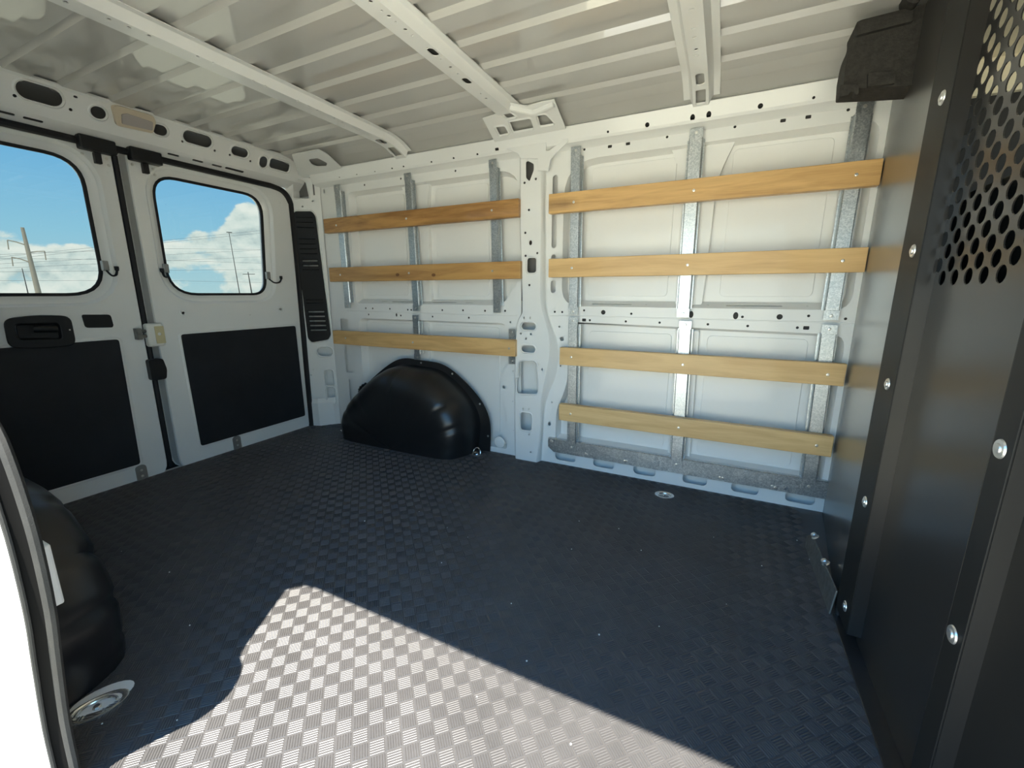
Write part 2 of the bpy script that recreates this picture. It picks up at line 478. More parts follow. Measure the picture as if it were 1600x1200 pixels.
# roof skin: flats stepped by pressed ribs that run the length of the van
ribs_y = [0.27, 0.423, 0.573, 0.726, 0.879, 1.032, 1.185, 1.338, 1.492, 1.645, 1.815]
prof = [(0.10, 1.665), (0.14, 1.672), (0.19, 1.682), (0.23, 1.692)]
for k, y in enumerate(ribs_y):
    prof += [(y - 0.007, 1.698), (y + 0.005, 1.6835)]
    if k < len(ribs_y) - 1:
        prof += [(y + 0.074, 1.6835), (y + 0.080, 1.698)]
prof += [(1.875, 1.679), (1.93, 1.666), (1.985, 1.643), (2.03, 1.61), (2.07, 1.56)]
rows = [[(x, y, z) for y, z in prof] for x in (-2.47, -1.6, -0.9, -0.1, 0.9, 1.9)]
mb = MB().loft(rows)
mb.add([(-2.6, 0.10, 1.76), (1.9, 0.10, 1.76), (1.9, 2.12, 1.76), (-2.6, 2.12, 1.76)], [(0, 1, 2, 3)])
mb.add([(-2.6, 0.10, 1.665), (1.9, 0.10, 1.665), (1.9, 0.10, 1.76), (-2.6, 0.10, 1.76)], [(0, 1, 2, 3)])
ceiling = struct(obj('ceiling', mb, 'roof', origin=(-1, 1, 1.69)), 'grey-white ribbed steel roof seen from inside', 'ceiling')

def bow_z(y):
    if y < 1.80: return 1.652
    return 1.652 - 0.042 * ((y - 1.80) / 0.17) ** 2
def roof_bow(x0, x1, holes, y1=1.968, fl=0.022, legs=None):
    """hat-section cross bow: holed bottom face, two webs, two glued flanges"""
    ys = [0.2, 0.6, 1.0, 1.4, 1.7] + list(np.linspace(1.78, y1, 8))
    mb = MB()
    mb.sheet([(x0, 0.2), (x1, 0.2), (x1, y1), (x0, y1)], holes, lambda u, v, d: (u, v, bow_z(v) + d), 0.003, seg=0.03)
    def top(y): return 1.6815 if y < 1.80 else min(1.6815, bow_z(y) + 0.03)
    for s, x in ((-1, x0), (1, x1)):
        a = [(x, y, bow_z(y)) for y in ys]
        b = [(x + s * 0.012, y, top(y) - 0.003) for y in ys]
        c = [(x + s * 0.015, y, top(y)) for y in ys]
        d = [(x + s * (0.015 + fl), y, top(y)) for y in ys]
        e = [(x + s * (0.015 + fl), y, top(y) + 0.0025) for y in ys]
        mb.loft([a, b, c, d, e])
    o = obj('roof_bow', mb, 'paint', ceiling, smooth=30)
    obj('bow_shade_strip', MB().box(x0 + 0.001, 0.2, 1.662, x1 - 0.001, min(1.77, y1 - 0.02), 1.664), 'hole_shade', o)  # dark strip added so the bow's holes look shaded
    return o
# rear bow
x0, x1 = -1.668, -1.602
h = circs([(-1.6344,0.6496),(-1.6241,0.7351),(-1.6192,0.7782),(-1.6147,0.8249),(-1.6096,0.9549),(-1.605,1.0013),(-1.6052,1.1374),(-1.6042,1.1835),(-1.605,1.3203),(-1.6083,1.3699),(-1.6113,1.4177),(-1.6133,1.5071),(-1.6181,1.5557)], 0.006)
h += [circ(-1.632, y, 0.006) for y in (0.35, 0.5, 0.58)]
h += [box2([(-1.6238,1.618),(-1.6185,1.6592)], 0.003), rrect(-1.655, 1.79, -1.615, 1.85, 0.015), rrect(-1.655, 1.885, -1.612, 1.95, 0.006)]
roof_bow(x0, x1, h)
# bow over the middle pillar
x0, x1 = -0.951, -0.889
h = circs([(-0.9103,1.0042),(-0.9088,1.0723),(-0.9083,1.1406),(-0.9098,1.3749),(-0.918,1.6334)], 0.0065) + circs([(-0.9099,1.0451),(-0.9088,1.0996),(-0.9081,1.1722),(-0.9086,1.2456),(-0.9086,1.317),(-0.9107,1.4219),(-0.9162,1.5872)], 0.004) + [circ(-0.92, y, 0.006) for y in (0.3, 0.46, 0.62, 0.8)]
for p in [(-0.9079,1.2733),(-0.9122,1.4811)]: h.append(rrect(p[0] - 0.012, p[1] - 0.024, p[0] + 0.012, p[1] + 0.024, 0.012))
roof_bow(x0, x1, h, y1=1.80)
# front bow
x0, x1 = -0.178, -0.123
h = [rrect(p[0] - 0.007, p[1] - 0.003, p[0] + 0.007, p[1] + 0.003, 0.002) for p in [(-0.1513,1.4119),(-0.1512,1.5047),(-0.1517,1.5538),(-0.1523,1.6647)]] + circs([(-0.1522,1.6272)], 0.007)
h += [circ(-0.15, y, 0.006) for y in (0.4, 0.7, 1.0, 1.2)]
h += [rrect(-0.165, 1.795, -0.136, 1.868, 0.01), rrect(-0.168, 1.895, -0.133, 1.962, 0.004)]
roof_bow(x0, x1, h)

# ------------------------------------------------------------------ far side wall
wall = struct(empty('wall_left', (-1, 2.03, 0)), 'white sheet-metal side wall behind the wooden slats', 'wall')
FY = planeY(2.03)
bayRU = fillet([(-0.725, 0.836), (0.435, 0.836), (0.435, 1.497), (-0.725, 1.497)], [0.10, 0.06, 0.06, 0.16], 6)
bayRL = fillet([(-0.6843,0.7605),(-0.681,0.4767),(-0.6994,0.3926),(-0.7369,0.3042),(-0.7413,0.1414)] + [(0.435, 0.135), (0.435, 0.742)], [0.004, 0.05, 0.05, 0.03, 0.004, 0.01, 0.05], 4)
bayLU = fillet([(-2.11, 0.836), (-1.05, 0.836), (-0.953, 0.985), (-0.953, 1.497), (-2.11, 1.497)], [0.03, 0.05, 0.04, 0.13, 0.03], 6)
bayLL = fillet([(-2.10, 0.03), (-1.03, 0.03), (-1.035, 0.27), (-1.085, 0.42), (-1.012, 0.53), (-1.012, 0.742), (-2.10, 0.742)], [0.01, 0.02, 0.04, 0.06, 0.05, 0.07, 0.05], 5)
H = circs([(-1.9724,1.5259),(-1.6979,1.5305),(-1.331,1.5287)], 0.006) + circs([(-2.3099,1.5228)], 0.009, 10, 1.5)
H += circs([(-0.6324,1.5378),(-0.2764,1.538),(-0.0243,1.5376),(0.3342,1.5374)], 0.0055)
H += [rrect(p[0] - 0.009, p[1] - 0.006, p[0] + 0.009, p[1] + 0.006, 0.002, 1) for p in [(-0.5161,1.5345),(-0.4371,1.5348),(0.137,1.5341),(0.2162,1.5337)]]
H += circs([(-2.209,0.8089),(-2.0323,0.8061),(-1.9743,0.8056),(-1.8355,0.8052),(-1.6965,0.8023),(-1.6705,0.8014),(-1.4455,0.804),(-1.3049,0.8053),(-1.1632,0.8054),(-1.0401,0.8076),(-2.0122,0.7673),(-1.752,0.7664),(-1.5157,0.7656),(-1.2677,0.7655)], 0.006)
H += circs([(-1.7854,0.7696)], 0.007, 10, 1.6)
H += circs([(-0.7591,0.8075),(-0.7195,0.8071),(-0.6075,0.8173),(-0.3806,0.8059),(0.0761,0.8025),(0.306,0.8118),(0.4249,0.8036),(-0.5769,0.7706),(-0.4039,0.7698),(-0.2523,0.7688),(-0.0526,0.7675),(0.0993,0.7654),(0.2742,0.7645)], 0.0055)
H += circs([(-0.5126,0.8099),(0.2088,0.8057)], 0.011, 12) + circs([(-0.1234,0.8081),(0.0507,0.8069)], 0.010, 12, 1.5)
H += [rrect(p[0] - 0.010, p[1] - 0.007, p[0] + 0.010, p[1] + 0.007, 0.002, 1) for p in [(-0.6058,0.771),(0.3038,0.7646)]]
H += circs([(-0.7329,0.7339),(-0.7201,0.5348),(-0.7632,0.3364)], 0.005) + circs([(-0.7173,0.6729)], 0.011, 12) + circs([(-0.7757,0.217)], 0.009, 10, 1.4)
H += circs([(-1.0094,0.7481),(-0.9913,0.4855)], 0.005) + circs([(-1.0485,0.3909)], 0.010, 12) + circs([(-0.9925,0.317),(-0.9883,0.149)], 0.004)
# slots in the strip beside the pillar
H += [rrect(-0.783, 1.115, -0.757, 1.445, 0.013, 5), rrect(-0.783, 0.985, -0.757, 1.085, 0.013, 5), rrect(-0.783, 0.90, -0.757, 0.962, 0.013, 5)]
# slots above the floor
sl = [(-0.7388,0.0354),(-0.6249,0.0516),(-0.5298,0.0329),(-0.4223,0.0464),(-0.3262,0.0351),(-0.2204,0.0444),(-0.0975,0.0344),(0.0079,0.0417),(0.108,0.0321),(0.2161,0.0405),(0.3162,0.0333),(0.4229,0.04)]
for k in range(0, 12, 2):
    H.append(rrect(sl[k][0], 0.022, sl[k + 1][0], 0.066, 0.018, 4))
# windows beside the corner pillar
H += [rrect(-2.265, 0.60, -2.20, 0.735, 0.012), rrect(-2.25, 0.375, -2.18, 0.55, 0.012), fillet([(-2.235, 0.16), (-2.18, 0.12), (-2.18, 0.33), (-2.235, 0.33)], 0.012)]
H.append(rrect(-0.945, 0.03, -0.835, 1.538, 0.02))
mb = MB().sheet([(-2.345, 0.0), (0.5, 0.0), (0.5, 1.552), (-2.345, 1.552)], [bayRU, bayRL, bayLU, bayLL] + H, FY, 0.0025)
# dark strips added behind belt and roof rail, painting shade into their holes
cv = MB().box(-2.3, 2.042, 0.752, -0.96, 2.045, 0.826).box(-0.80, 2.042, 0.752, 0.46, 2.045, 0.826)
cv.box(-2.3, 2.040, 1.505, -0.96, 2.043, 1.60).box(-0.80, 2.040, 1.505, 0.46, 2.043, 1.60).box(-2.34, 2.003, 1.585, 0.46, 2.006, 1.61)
obj('hole_shade_strips', cv, 'hole_shade', wall)
obj('pillar_shade_back', MB().box(-0.96, 2.062, 0.86, -0.82, 2.065, 1.56), 'recess_shade', wall)  # darker sheet standing in for shade behind the pillar holes
obj('inner_panel', mb, 'paint', wall)
for nm, L in (('bay_flange', bayRU), ('bay_flange', bayRL), ('bay_flange', bayLU), ('bay_flange', bayLL)):
    mb = MB().reveal(L, FY, 0.0, 0.052, 0.013)
    obj(nm, mb, 'paint', wall, smooth=40)
# outer skin
mb = MB().sheet([(-2.62, -0.3), (1.9, -0.3), (1.9, 1.0), (-2.62, 1.0)], [], planeY(2.083), 0.02)
mb.sheet([(-2.62, 1.0), (0.75, 1.0), (0.75, 1.66), (-2.62, 1.66)], [], planeY(2.083), 0.02)
obj('outer_skin', mb, 'paint', wall)
# pressed fields of the skin
for x0, z0, x1, z1 in ((-0.605, 0.885, -0.235, 1.468), (-0.02, 0.885, 0.315, 1.468), (-0.59, 0.16, -0.20, 0.715), (-0.05, 0.16, 0.325, 0.715),
                       (-2.06, 0.885, -1.72, 1.465), (-1.50, 0.885, -1.16, 1.465), (-2.05, 0.10, -1.68, 0.715), (-1.55, 0.10, -1.10, 0.715)):
    mb = MB().sheet(rrect(x0, z0, x1, z1, 0.02), [], planeY(2.0775), 0.006)
    obj('pressed_field', mb, 'paint', wall, bevel=0.003)
# stiffeners between the fields
def stiffener(poly, y0, t):
    mb = MB().sheet(poly, [], planeY(y0), t)
    obj('stiffener', mb, 'paint', wall, bevel=0.006, seg=3)
stiffener(fillet([(-0.26, 1.50), (-0.20, 1.36), (-0.195, 0.85), (-0.085, 0.85), (-0.078, 1.0), (-0.072, 1.36), (-0.015, 1.50)], [0.001, 0.08, 0.01, 0.01, 0.02, 0.10, 0.001], 5), 2.055, 0.028)
stiffener([(-0.175, 0.13), (-0.075, 0.13), (-0.085, 0.74), (-0.185, 0.74)], 2.06, 0.023)
stiffener(fillet([(-1.72, 1.50), (-1.665, 1.38), (-1.655, 0.85), (-1.54, 0.85), (-1.54, 1.38), (-1.52, 1.50)], [0.001, 0.06, 0.01, 0.01, 0.08, 0.001], 5), 2.055, 0.028)
stiffener([(-1.655, 0.13), (-1.575, 0.13), (-1.575, 0.74), (-1.655, 0.74)], 2.06, 0.023)
# sloping ledge on top of the belt rail
def ledge(x0, x1, slots):
    mb = MB().sheet([(x0, 0.0), (x1, 0.0), (x1 - 0.0, 0.052), (x0, 0.052)], slots, LEDGE, 0.0015)
    obj('belt_ledge', mb, 'paint', wall)
ledge(-0.69, 0.435, [rrect(-0.575, 0.018, -0.385, 0.031, 0.006), rrect(0.01, 0.018, 0.215, 0.031, 0.006)] + circs([(-0.63, 0.026), (-0.32, 0.025), (-0.06, 0.026), (0.30, 0.026)], 0.0045))
ledge(-2.1, -1.07, [rrect(-1.92, 0.018, -1.87, 0.031, 0.006), rrect(-1.83, 0.018, -1.67, 0.031, 0.006), rrect(-1.53, 0.018, -1.36, 0.031, 0.006), rrect(-1.30, 0.018, -1.25, 0.031, 0.006)] + circs([(-1.98, 0.026), (-1.2, 0.026)], 0.0045))
# crease along the belt
mb = MB().tube([(-2.2, 2.0305, 0.787), (-1.3, 2.0305, 0.783), (-0.97, 2.0305, 0.783)], 0.0028, 6)
obj('belt_crease', mb, 'paint', wall, smooth=True)
mb = MB().tube([(-0.79, 2.0305, 0.79), (0.0, 2.0305, 0.789), (0.46, 2.0305, 0.788)], 0.0028, 6)
obj('belt_crease', mb, 'paint', wall, smooth=True)
# roof rail above the bays: holed upper face and the band below it
H = circs([(-2.1213,-0.0008),(-1.982,-0.0009),(-1.8431,-0.0016),(-1.7168,0.0016),(-1.6361,0.0019),(-1.4495,0.0017),(-1.3094,0.0028),(-1.1682,0.0027)], 0.006)
H += [rrect(p[0] - 0.010, p[1] - 0.006, p[0] + 0.010, p[1] + 0.006, 0.002, 1) for p in [(-1.0567,0.0111)]]
H += circs([(-0.5153,0.0073),(0.2197,0.0074)], 0.005) + circs([(-0.3519,0.0088),(0.0548,0.0088)], 0.009, 10) + circs([(-0.1784,0.0074),(-0.12,0.0085)], 0.009, 10, 1.4)
mb = MB().sheet([(-2.36, 0.0), (0.5, 0.0), (0.5, 0.054), (-2.36, 0.054)], H, RAIL, 0.0025)
xs = np.linspace(-2.36, 0.5, 6)
mb.loft([[(x, 1.985, 1.572) for x in xs], [(x, 1.991, 1.562) for x in xs], [(x, 2.022, 1.549) for x in xs], [(x, 2.03, 1.543) for x in xs]])
tz = [(x, 1.9645, 1.6235) for x in xs]
mb.loft([tz, [(x, 1.972, 1.628) for x in xs], [(x, 2.01, 1.625) for x in xs]])
obj('roof_rail', mb, 'paint', wall, smooth=30)
# middle pillar
Lp = [(-0.9333,1.6213),(-0.9329,1.5269),(-0.9314,1.2142)] + [(-0.9217,0.979),(-0.9175,0.8284),(-0.9219,0.7956),(-0.9493,0.7348),(-0.9571,0.5537),(-0.9602,0.3098),(-0.9573,0.0552)]
Fp = [(-0.8306,1.6064),(-0.8283,1.4585),(-0.8244,1.2074)] + [(-0.8237,0.909),(-0.8159,0.8298),(-0.7998,0.7801),(-0.7718,0.6799),(-0.7718,0.5666),(-0.8097,0.3604),(-0.8149,0.1707),(-0.8229,0.0779)]
Op = [(-0.8168,1.6162),(-0.814,1.4662),(-0.8106,1.2117)] + [(-0.8028,0.9091),(-0.7991,0.8289),(-0.7755,0.7481),(-0.7392,0.6467),(-0.7412,0.4995),(-0.7967,0.3362),(-0.8076,0.1596),(-0.8132,0.0658)]
Lp = [(p[0], p[1]) for p in Lp] + [(-0.955, 0.0)]
Fp = [(p[0], p[1]) for p in Fp] + [(-0.835, 0.0)]
Op = [(p[0], p[1]) for p in Op] + [(-0.815, 0.0)]
sl_ = [(p.x, p.y) for p in smooth_path([(a, b, 0) for a, b in Lp], 3)]
sf_ = [(p.x, p.y) for p in smooth_path([(a, b, 0) for a, b in Fp], 3)]
so_ = [(p.x, p.y) for p in smooth_path([(a, b, 0) for a, b in Op], 3)]
H = [box2([(-0.9239,0.7512),(-0.8464,0.7157)], 0.03, 6), box2([(-0.9233,0.6329),(-0.8472,0.5993)], 0.03, 6), box2([(-0.9274,0.2708),(-0.8632,0.1748)], 0.014), box2([(-0.8945,1.0693),(-0.8467,0.9992)], 0.012)]
H.append(fillet([(-0.9405,0.5495),(-0.8387,0.5535),(-0.8317,0.4612),(-0.8306,0.3822),(-0.9495,0.3729),(-0.9497,0.4561),(-0.9402,0.4591)], [0.025, 0.025, 0.004, 0.02, 0.02, 0.004, 0.004]))
H += circs([(-0.9065,1.1894),(-0.9046,1.0812),(-0.8415,1.0913),(-0.8823,0.9389)], 0.006) + circs([(-0.8777,1.1414)], 0.008, 10, 1.5)
H += circs([(-0.9103,0.7753),(-0.8752,0.7762),(-0.9119,0.293),(-0.8774,0.295),(-0.8054,0.5157)], 0.0045, 8, 1.6) + circs([(-0.9282,0.6948),(-0.8709,0.6951),(-0.8981,0.6689),(-0.8295,0.5425),(-0.8749,0.1536)], 0.006) + circs([(-0.8655,0.0544)], 0.005)
H.append(fillet([(-0.9059,1.5095),(-0.8947,1.5126),(-0.8648,1.4961),(-0.8644,1.4682),(-0.8858,1.4216),(-0.9041,1.4389)], 0.006, 3))
H += circs([(-0.912,1.4181),(-0.8534,1.4289),(-0.888,1.2937)], 0.006)
mb = MB().sheet(sl_ + sf_[::-1], H, planeY(1.99), 0.0025)
k = len(sf_)
mb.loft([[(a, 1.99, b) for a, b in sf_], [(a + 0.006, 1.996, b) for a, b in sf_], [(0.5 * (a + c) + 0.002, 2.008, 0.5 * (b + d_)) for (a, b), (c, d_) in zip(sf_, so_)], [(c - 0.004, 2.026, d_) for c, d_ in so_], [(c, 2.0295, d_) for c, d_ in so_]])
mb.loft([[(a, 1.99, b) for a, b in sl_], [(a - 0.006, 1.996, b) for a, b in sl_], [(a - 0.012, 2.0295, b) for a, b in sl_]])
obj('middle_pillar', mb, 'paint', wall, smooth=35)
# raised rims round the larger windows of the pillar
for h in H[:5]:
    a = inset(h, -0.004)
    mb = MB().loft([[(u, 1.9898, v) for u, v in inset(h, -0.009)], [(u, 1.9865, v) for u, v in a], [(u, 1.9895, v) for u, v in h]], True)
    obj('window_rim', mb, 'paint', wall, smooth=True)
# pillar head: gusset between pillar, bow and roof
Hg = [fillet([(-1.0063,0.0938),(-0.9633,0.0907),(-0.9667,0.0401),(-1.0131,0.037)], 0.008), fillet([(-0.928,0.1078),(-0.831,0.105),(-0.839,0.0433),(-0.9386,0.0438)], 0.008), fillet([(-0.7927,0.1133),(-0.7566,0.1118),(-0.7383,0.0481),(-0.8042,0.0498)], 0.008), fillet([(-0.9384,0.1645),(-0.8999,0.1568),(-0.8876,0.1299),(-0.9302,0.1296)], 0.006)]
og = [(-1.0605,-0.0019),(-1.0402,0.1587),(-0.9839,0.1644),(-0.9289,0.1799),(-0.8807,0.2101),(-0.8135,0.1752),(-0.739,0.1816),(-0.6925,0.1791),(-0.6985,0.0032)]
mb = MB().sheet(og, Hg, GUS, 0.004)
obj('pillar_gusset', mb, 'paint', wall, bevel=0.003)
for h in Hg:
    mb = MB().loft([[GUS(u, v, -0.0005) for u, v in inset(h, -0.010)], [GUS(u, v, -0.005) for u, v in inset(h, -0.004)], [GUS(u, v, -0.001) for u, v in h]], True)
    obj('window_rim', mb, 'paint', wall, smooth=True)
ridge = [(-0.8865,0.1916),(-0.8232,0.1522),(-0.7982,0.1411),(-0.7412,0.1531),(-0.7012,0.1622)]
mb = MB().tube(smooth_path([GUS(u, v, -0.004) for u, v in ridge], 4), 0.013, 8, 0.6)
obj('gusset_ridge', mb, 'paint', wall, smooth=True)
# head of the pillar below the gusset, with the triangular opening
ph = [(-1.0652,1.6127),(-0.7056,1.6183),(-0.6938,1.5842),(-0.6945,1.5661),(-0.7473,1.5293),(-0.7755,1.505),(-0.7884,1.4548),(-0.8413,1.4609),(-0.842,1.5134),(-0.9291,1.5244),(-0.9447,1.5487),(-1.0096,1.5797)]
mb = MB().sheet(ph, [fillet([(-0.8016,1.5844),(-0.7252,1.582),(-0.7237,1.5712),(-0.785,1.5413),(-0.8002,1.5417)], 0.004, 2)], planeY(1.982), 0.006)
obj('pillar_head', mb, 'paint', wall, bevel=0.002)
# rear roof corner gusset
mb = MB().sheet(fillet([(-2.2729,0.1816),(-2.0602,0.1767),(-2.0473,0.1299),(-2.068,0.0064),(-2.4798,-0.0367)], 0.01), [fillet([(-2.2066,0.1204),(-2.1393,0.1173),(-2.1202,0.0662),(-2.1562,0.0426),(-2.2247,0.0533),(-2.2363,0.0814)], 0.01)], GUS, 0.004)
obj('corner_gusset', mb, 'paint', wall, bevel=0.003)

# corner pillar, set diagonally between side wall and door frame
H = [fillet([(0.0279,1.5852),(0.0775,1.5902),(0.102,1.5716),(0.1144,1.4807),(0.0217,1.4799)], 0.008)]
H.append(fillet([(0.0065,1.3775),(0.0218,1.4032),(0.1236,1.4058),(0.1421,1.3777)] + [(0.1706,0.6242),(0.1512,0.5926),(0.0436,0.5754),(0.0217,0.6047)], 0.012))
H.append(box2([(0.0744,0.541),(0.1699,0.4815)], 0.04, 6))
H += [box2([(0.1093,0.3835),(0.1615,0.2753)], 0.014), box2([(0.1103,0.2622),(0.163,0.1517)], 0.014)]
H += circs([(0.0697,1.4313),(0.1349,1.4648)], 0.006) + circs([(0.0365,0.3912),(0.0196,0.3542),(0.1309,0.3935),(0.0191,0.1572)], 0.005)
mb = MB().sheet([(-0.02, 0.0), (0.182, 0.0), (0.182, 1.60), (-0.02, 1.60)], H, DP, 0.003)
vent_loop = H[1]
obj('corner_pillar', mb, 'paint', wall)
for h in H[:5]:
    mb = MB().loft([[DP(u, v, -0.0003) for u, v in inset(h, -0.009)], [DP(u, v, -0.004) for u, v in inset(h, -0.005)], [DP(u, v, -0.0005) for u, v in h]], True)
    obj('window_rim', mb, 'paint', wall, smooth=True)
mb = MB().sheet([(-0.12, -0.1), (0.24, -0.1), (0.24, 1.66), (-0.12, 1.66)], [], DP, 0.003)
mb.v = [(x - 0.05, y + 0.075, z) for x, y, z in mb.v]
obj('corner_skin', mb, 'paint', wall)
# boxed foot of the corner pillar
q = [(-2.497, 1.905), (-2.430, 1.925), (-2.350, 2.028)]
mb = MB().loft([[(x, y, 0.0) for x, y in q], [(x, y, 0.16) for x, y in q], [(x - 0.012, y + 0.014, 0.19) for x, y in q]])
obj('pillar_foot', mb, 'paint', wall, smooth=20)
# rubber plug low on the wall
pc = [(-1.0789,0.0641)][0]
mb = MB().lathe([(0.0, 0.004), (0.026, 0.004), (0.031, 0.002), (0.033, 0.0)], (pc[0], 2.03, pc[1]), (0, -1, 0), 20)
obj('plug', mb, 'paint', wall, smooth=True)

# ------------------------------------------------------------------ rear door frame: header, seals
rear = struct(empty('wall_rear', (-2.45, 1.075, 1.57)), 'white steel header over the rear doors with oval holes', 'wall')
H = [box2([(0.7671,0.0952),(0.8912,0.0562)], 0.05, 6)]
def mid(pts): return (sum(p[0] for p in pts) / len(pts), sum(p[1] for p in pts) / len(pts))
def oval(c, w, h, r=None): return rrect(c[0] - w / 2, c[1] - h / 2, c[0] + w / 2, c[1] + h / 2, r if r else min(w, h) / 2, 6)
c_ = [(0.827,0.0784),(0.9989,0.0713),(1.2185,0.0728)]
e_ = [(0.7668,0.0844),(0.8928,0.0685),(0.9744,0.0779),(1.0244,0.0663)]
H = [oval(c_[0], e_[1][0] - e_[0][0], 0.062), oval(c_[1], e_[3][0] - e_[2][0], 0.046), oval(c_[2], 0.058, 0.044)]
c_ = [(1.3776,0.0816),(1.5848,0.0786),(1.721,0.0618),(1.8195,0.0687)]
e_ = [(1.315,0.0806),(1.4449,0.0776),(1.5413,0.0778),(1.6292,0.0793),(1.6991,0.0622),(1.7438,0.0616),(1.7594,0.072),(1.8822,0.0652)]
H += [oval(c_[0], e_[1][0] - e_[0][0], 0.055), oval(c_[1], e_[3][0] - e_[2][0], 0.046), oval(c_[2], e_[5][0] - e_[4][0], 0.060), oval(c_[3], e_[7][0] - e_[6][0], 0.052, 0.016)]
big = list(H)
H += circs([(0.7612,0.0469),(0.9137,0.0531)], 0.006) + circs([(0.9278,0.1056)], 0.007, 8, 0.7) + circs([(1.3135,0.0513),(1.4609,0.0503),(1.5368,0.0502),(1.6485,0.0475)], 0.006)
H = [h for h in H]
mb = MB().sheet([(0.16, 0.0), (2.0, 0.0), (2.0, 0.134), (0.16, 0.134)], H, HDR, 0.0025)
obj('header_panel', mb, 'paint', rear)
for h in big:
    mb = MB().loft([[HDR(u, v, -0.0003) for u, v in inset(h, -0.010)], [HDR(u, v, -0.004) for u, v in inset(h, -0.005)], [HDR(u, v, 0.002) for u, v in h]], True)
    obj('hole_rim', mb, 'paint', rear, smooth=True)
Hb = [oval((p[0], 0.024), 0.055, 0.011) for p in [(0.7357,0.0433),(0.8114,0.0436)]] + [oval((p[0], 0.024), 0.05, 0.011) for p in [(1.2866,0.0426),(1.3953,0.0449),(1.488,0.0426)]] + [oval(([(1.5793,0.0469)][0][0], 0.026), 0.10, 0.014)]
mb = MB().sheet([(0.16, 0.0), (2.0, 0.0), (2.0, 0.05), (0.16, 0.05)], Hb, HDRB, 0.002)
obj('header_band', mb, 'paint', rear)
mb = MB()
ys = [0.16, 2.0]
mb.loft([[(-2.385, y, 1.692) for y in ys], [(-2.381, y, 1.6835) for y in ys], [(-2.392, y, 1.6765) for y in ys]])
mb.loft([[(-2.49, y, 1.543) for y in ys], [(-2.497, y, 1.535) for y in ys], [(-2.56, y, 1.53) for y in ys], [(-2.60, y, 1.53) for y in ys]])
obj('header_lip', mb, 'paint', rear)
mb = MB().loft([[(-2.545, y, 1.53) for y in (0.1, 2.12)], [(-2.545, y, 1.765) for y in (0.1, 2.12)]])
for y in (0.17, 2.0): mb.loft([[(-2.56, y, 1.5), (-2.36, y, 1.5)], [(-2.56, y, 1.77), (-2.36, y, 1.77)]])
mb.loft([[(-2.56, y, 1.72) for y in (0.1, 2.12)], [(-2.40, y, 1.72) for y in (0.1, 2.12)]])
obj('header_back', mb, 'recess_shade', rear)  # its grey colour stands in for shade behind the header holes
mb = MB().box(-2.60, 1.945, -0.1, -2.50, 2.10, 1.55).box(-2.60, 0.05, -0.1, -2.50, 0.205, 1.55)
obj('door_frame', mb, 'paint', rear)
path = smooth_path([(-2.493, 0.225, 0.0), (-2.493, 0.222, 0.5), (-2.493, 0.222, 1.38), (-2.493, 0.235, 1.47), (-2.493, 0.30, 1.525)], 4)
path += [Vector((-2.493, y, 1.527)) for y in (0.5, 0.8, 1.1, 1.4, 1.7)]
path += smooth_path([(-2.493, 1.80, 1.527), (-2.493, 1.875, 1.512), (-2.493, 1.918, 1.46), (-2.493, 1.926, 1.38), (-2.493, 1.922, 0.9), (-2.493, 1.912, 0.4), (-2.493, 1.908, 0.0)], 5)
mb = MB().tube(path, 0.019, 8, 0.8, up=(1, 0, 0))
seal = struct(obj('trim_1', mb, 'rubber', smooth=True), 'black rubber seal round the rear door opening', 'seal')

# ------------------------------------------------------------------ near side wall with the sliding door opening
near = struct(empty('wall_right', (-1.6, 0.16, 0)), 'white side wall and jamb of the sliding door opening', 'wall')
J = [(-1.0, -0.05), (-0.992, 0.0), (-0.98, 0.05), (-0.962, 0.17), (-0.917, 0.323), (-0.887, 0.42), (-0.873, 0.535), (-0.88, 0.62), (-0.90, 0.69), (-0.94, 0.76), (-0.972, 1.02), (-1.0, 1.27), (-1.008, 1.34), (-1.004, 1.378), (-0.988, 1.400), (-0.962, 1.409), (-0.90, 1.411)]
Js = [(p.x, p.y) for p in smooth_path([(a, b, 0) for a, b in J], 4)]
top_edge = [(-0.8, 1.411), (-0.3, 1.411), (0.30, 1.411), (0.36, 1.38), (0.37, 1.30), (0.37, 0.6), (0.37, -0.05)]
opening = Js + top_edge
outline = [(-2.6, -0.3), (-2.6, 1.60), (1.9, 1.60), (1.9, 1.0), (0.47, 1.0), (0.47, -0.3)]
def shift(l, dx, dz=0): return [(a + dx, b + dz) for a, b in l]
inner = [(-2.52, -0.05), (-2.52, 1.62), (0.47, 1.62), (0.47, -0.05)]
open_in = [(a - 0.034, b) for a, b in Js[:-6]] + [(a - 0.02, b + 0.03) for a, b in Js[-6:]] + [(a + (0.03 if a > 0.29 else 0), b + (0.03 if b > 1.3 else 0)) for a, b in top_edge]
mb = MB().sheet(inner + open_in[::-1], [], planeY(0.16), 0.004)
# jamb: steps from the seal flange out to the skin
pts = Js + top_edge
rows = []
N = len(pts)
for y, dx in ((0.195, -0.022), (0.170, -0.019), (0.150, -0.030), (0.085, -0.075), (0.06, -0.105), (0.06, -0.45)):
    row = []
    for i, (a, b) in enumerate(pts):
        k = 1.0 if i < len(Js) - 4 else max(0.0, 1 - (i - len(Js) + 4) / 4)
        up = 0.0 if i < len(Js) - 4 else min(1.0, (i - len(Js) + 4) / 4)
        if a > 0.31: k, up = -1.0, (1.0 if b > 1.3 else 0.0)
        row.append((a + dx * (k if y > 0.061 or dx > -0.4 else k), y, b + up * ((0.2 - y) / 0.4186 + 0.012)))
    rows.append(row)
mb.loft(rows)
obj('inner_panel', mb, 'paint', near, smooth=25)
mb = MB().sheet([(-2.62, -0.35), (-2.62, 1.60), (-1.20, 1.60), (-1.20, -0.35)], [], planeY(0.045), 0.01)
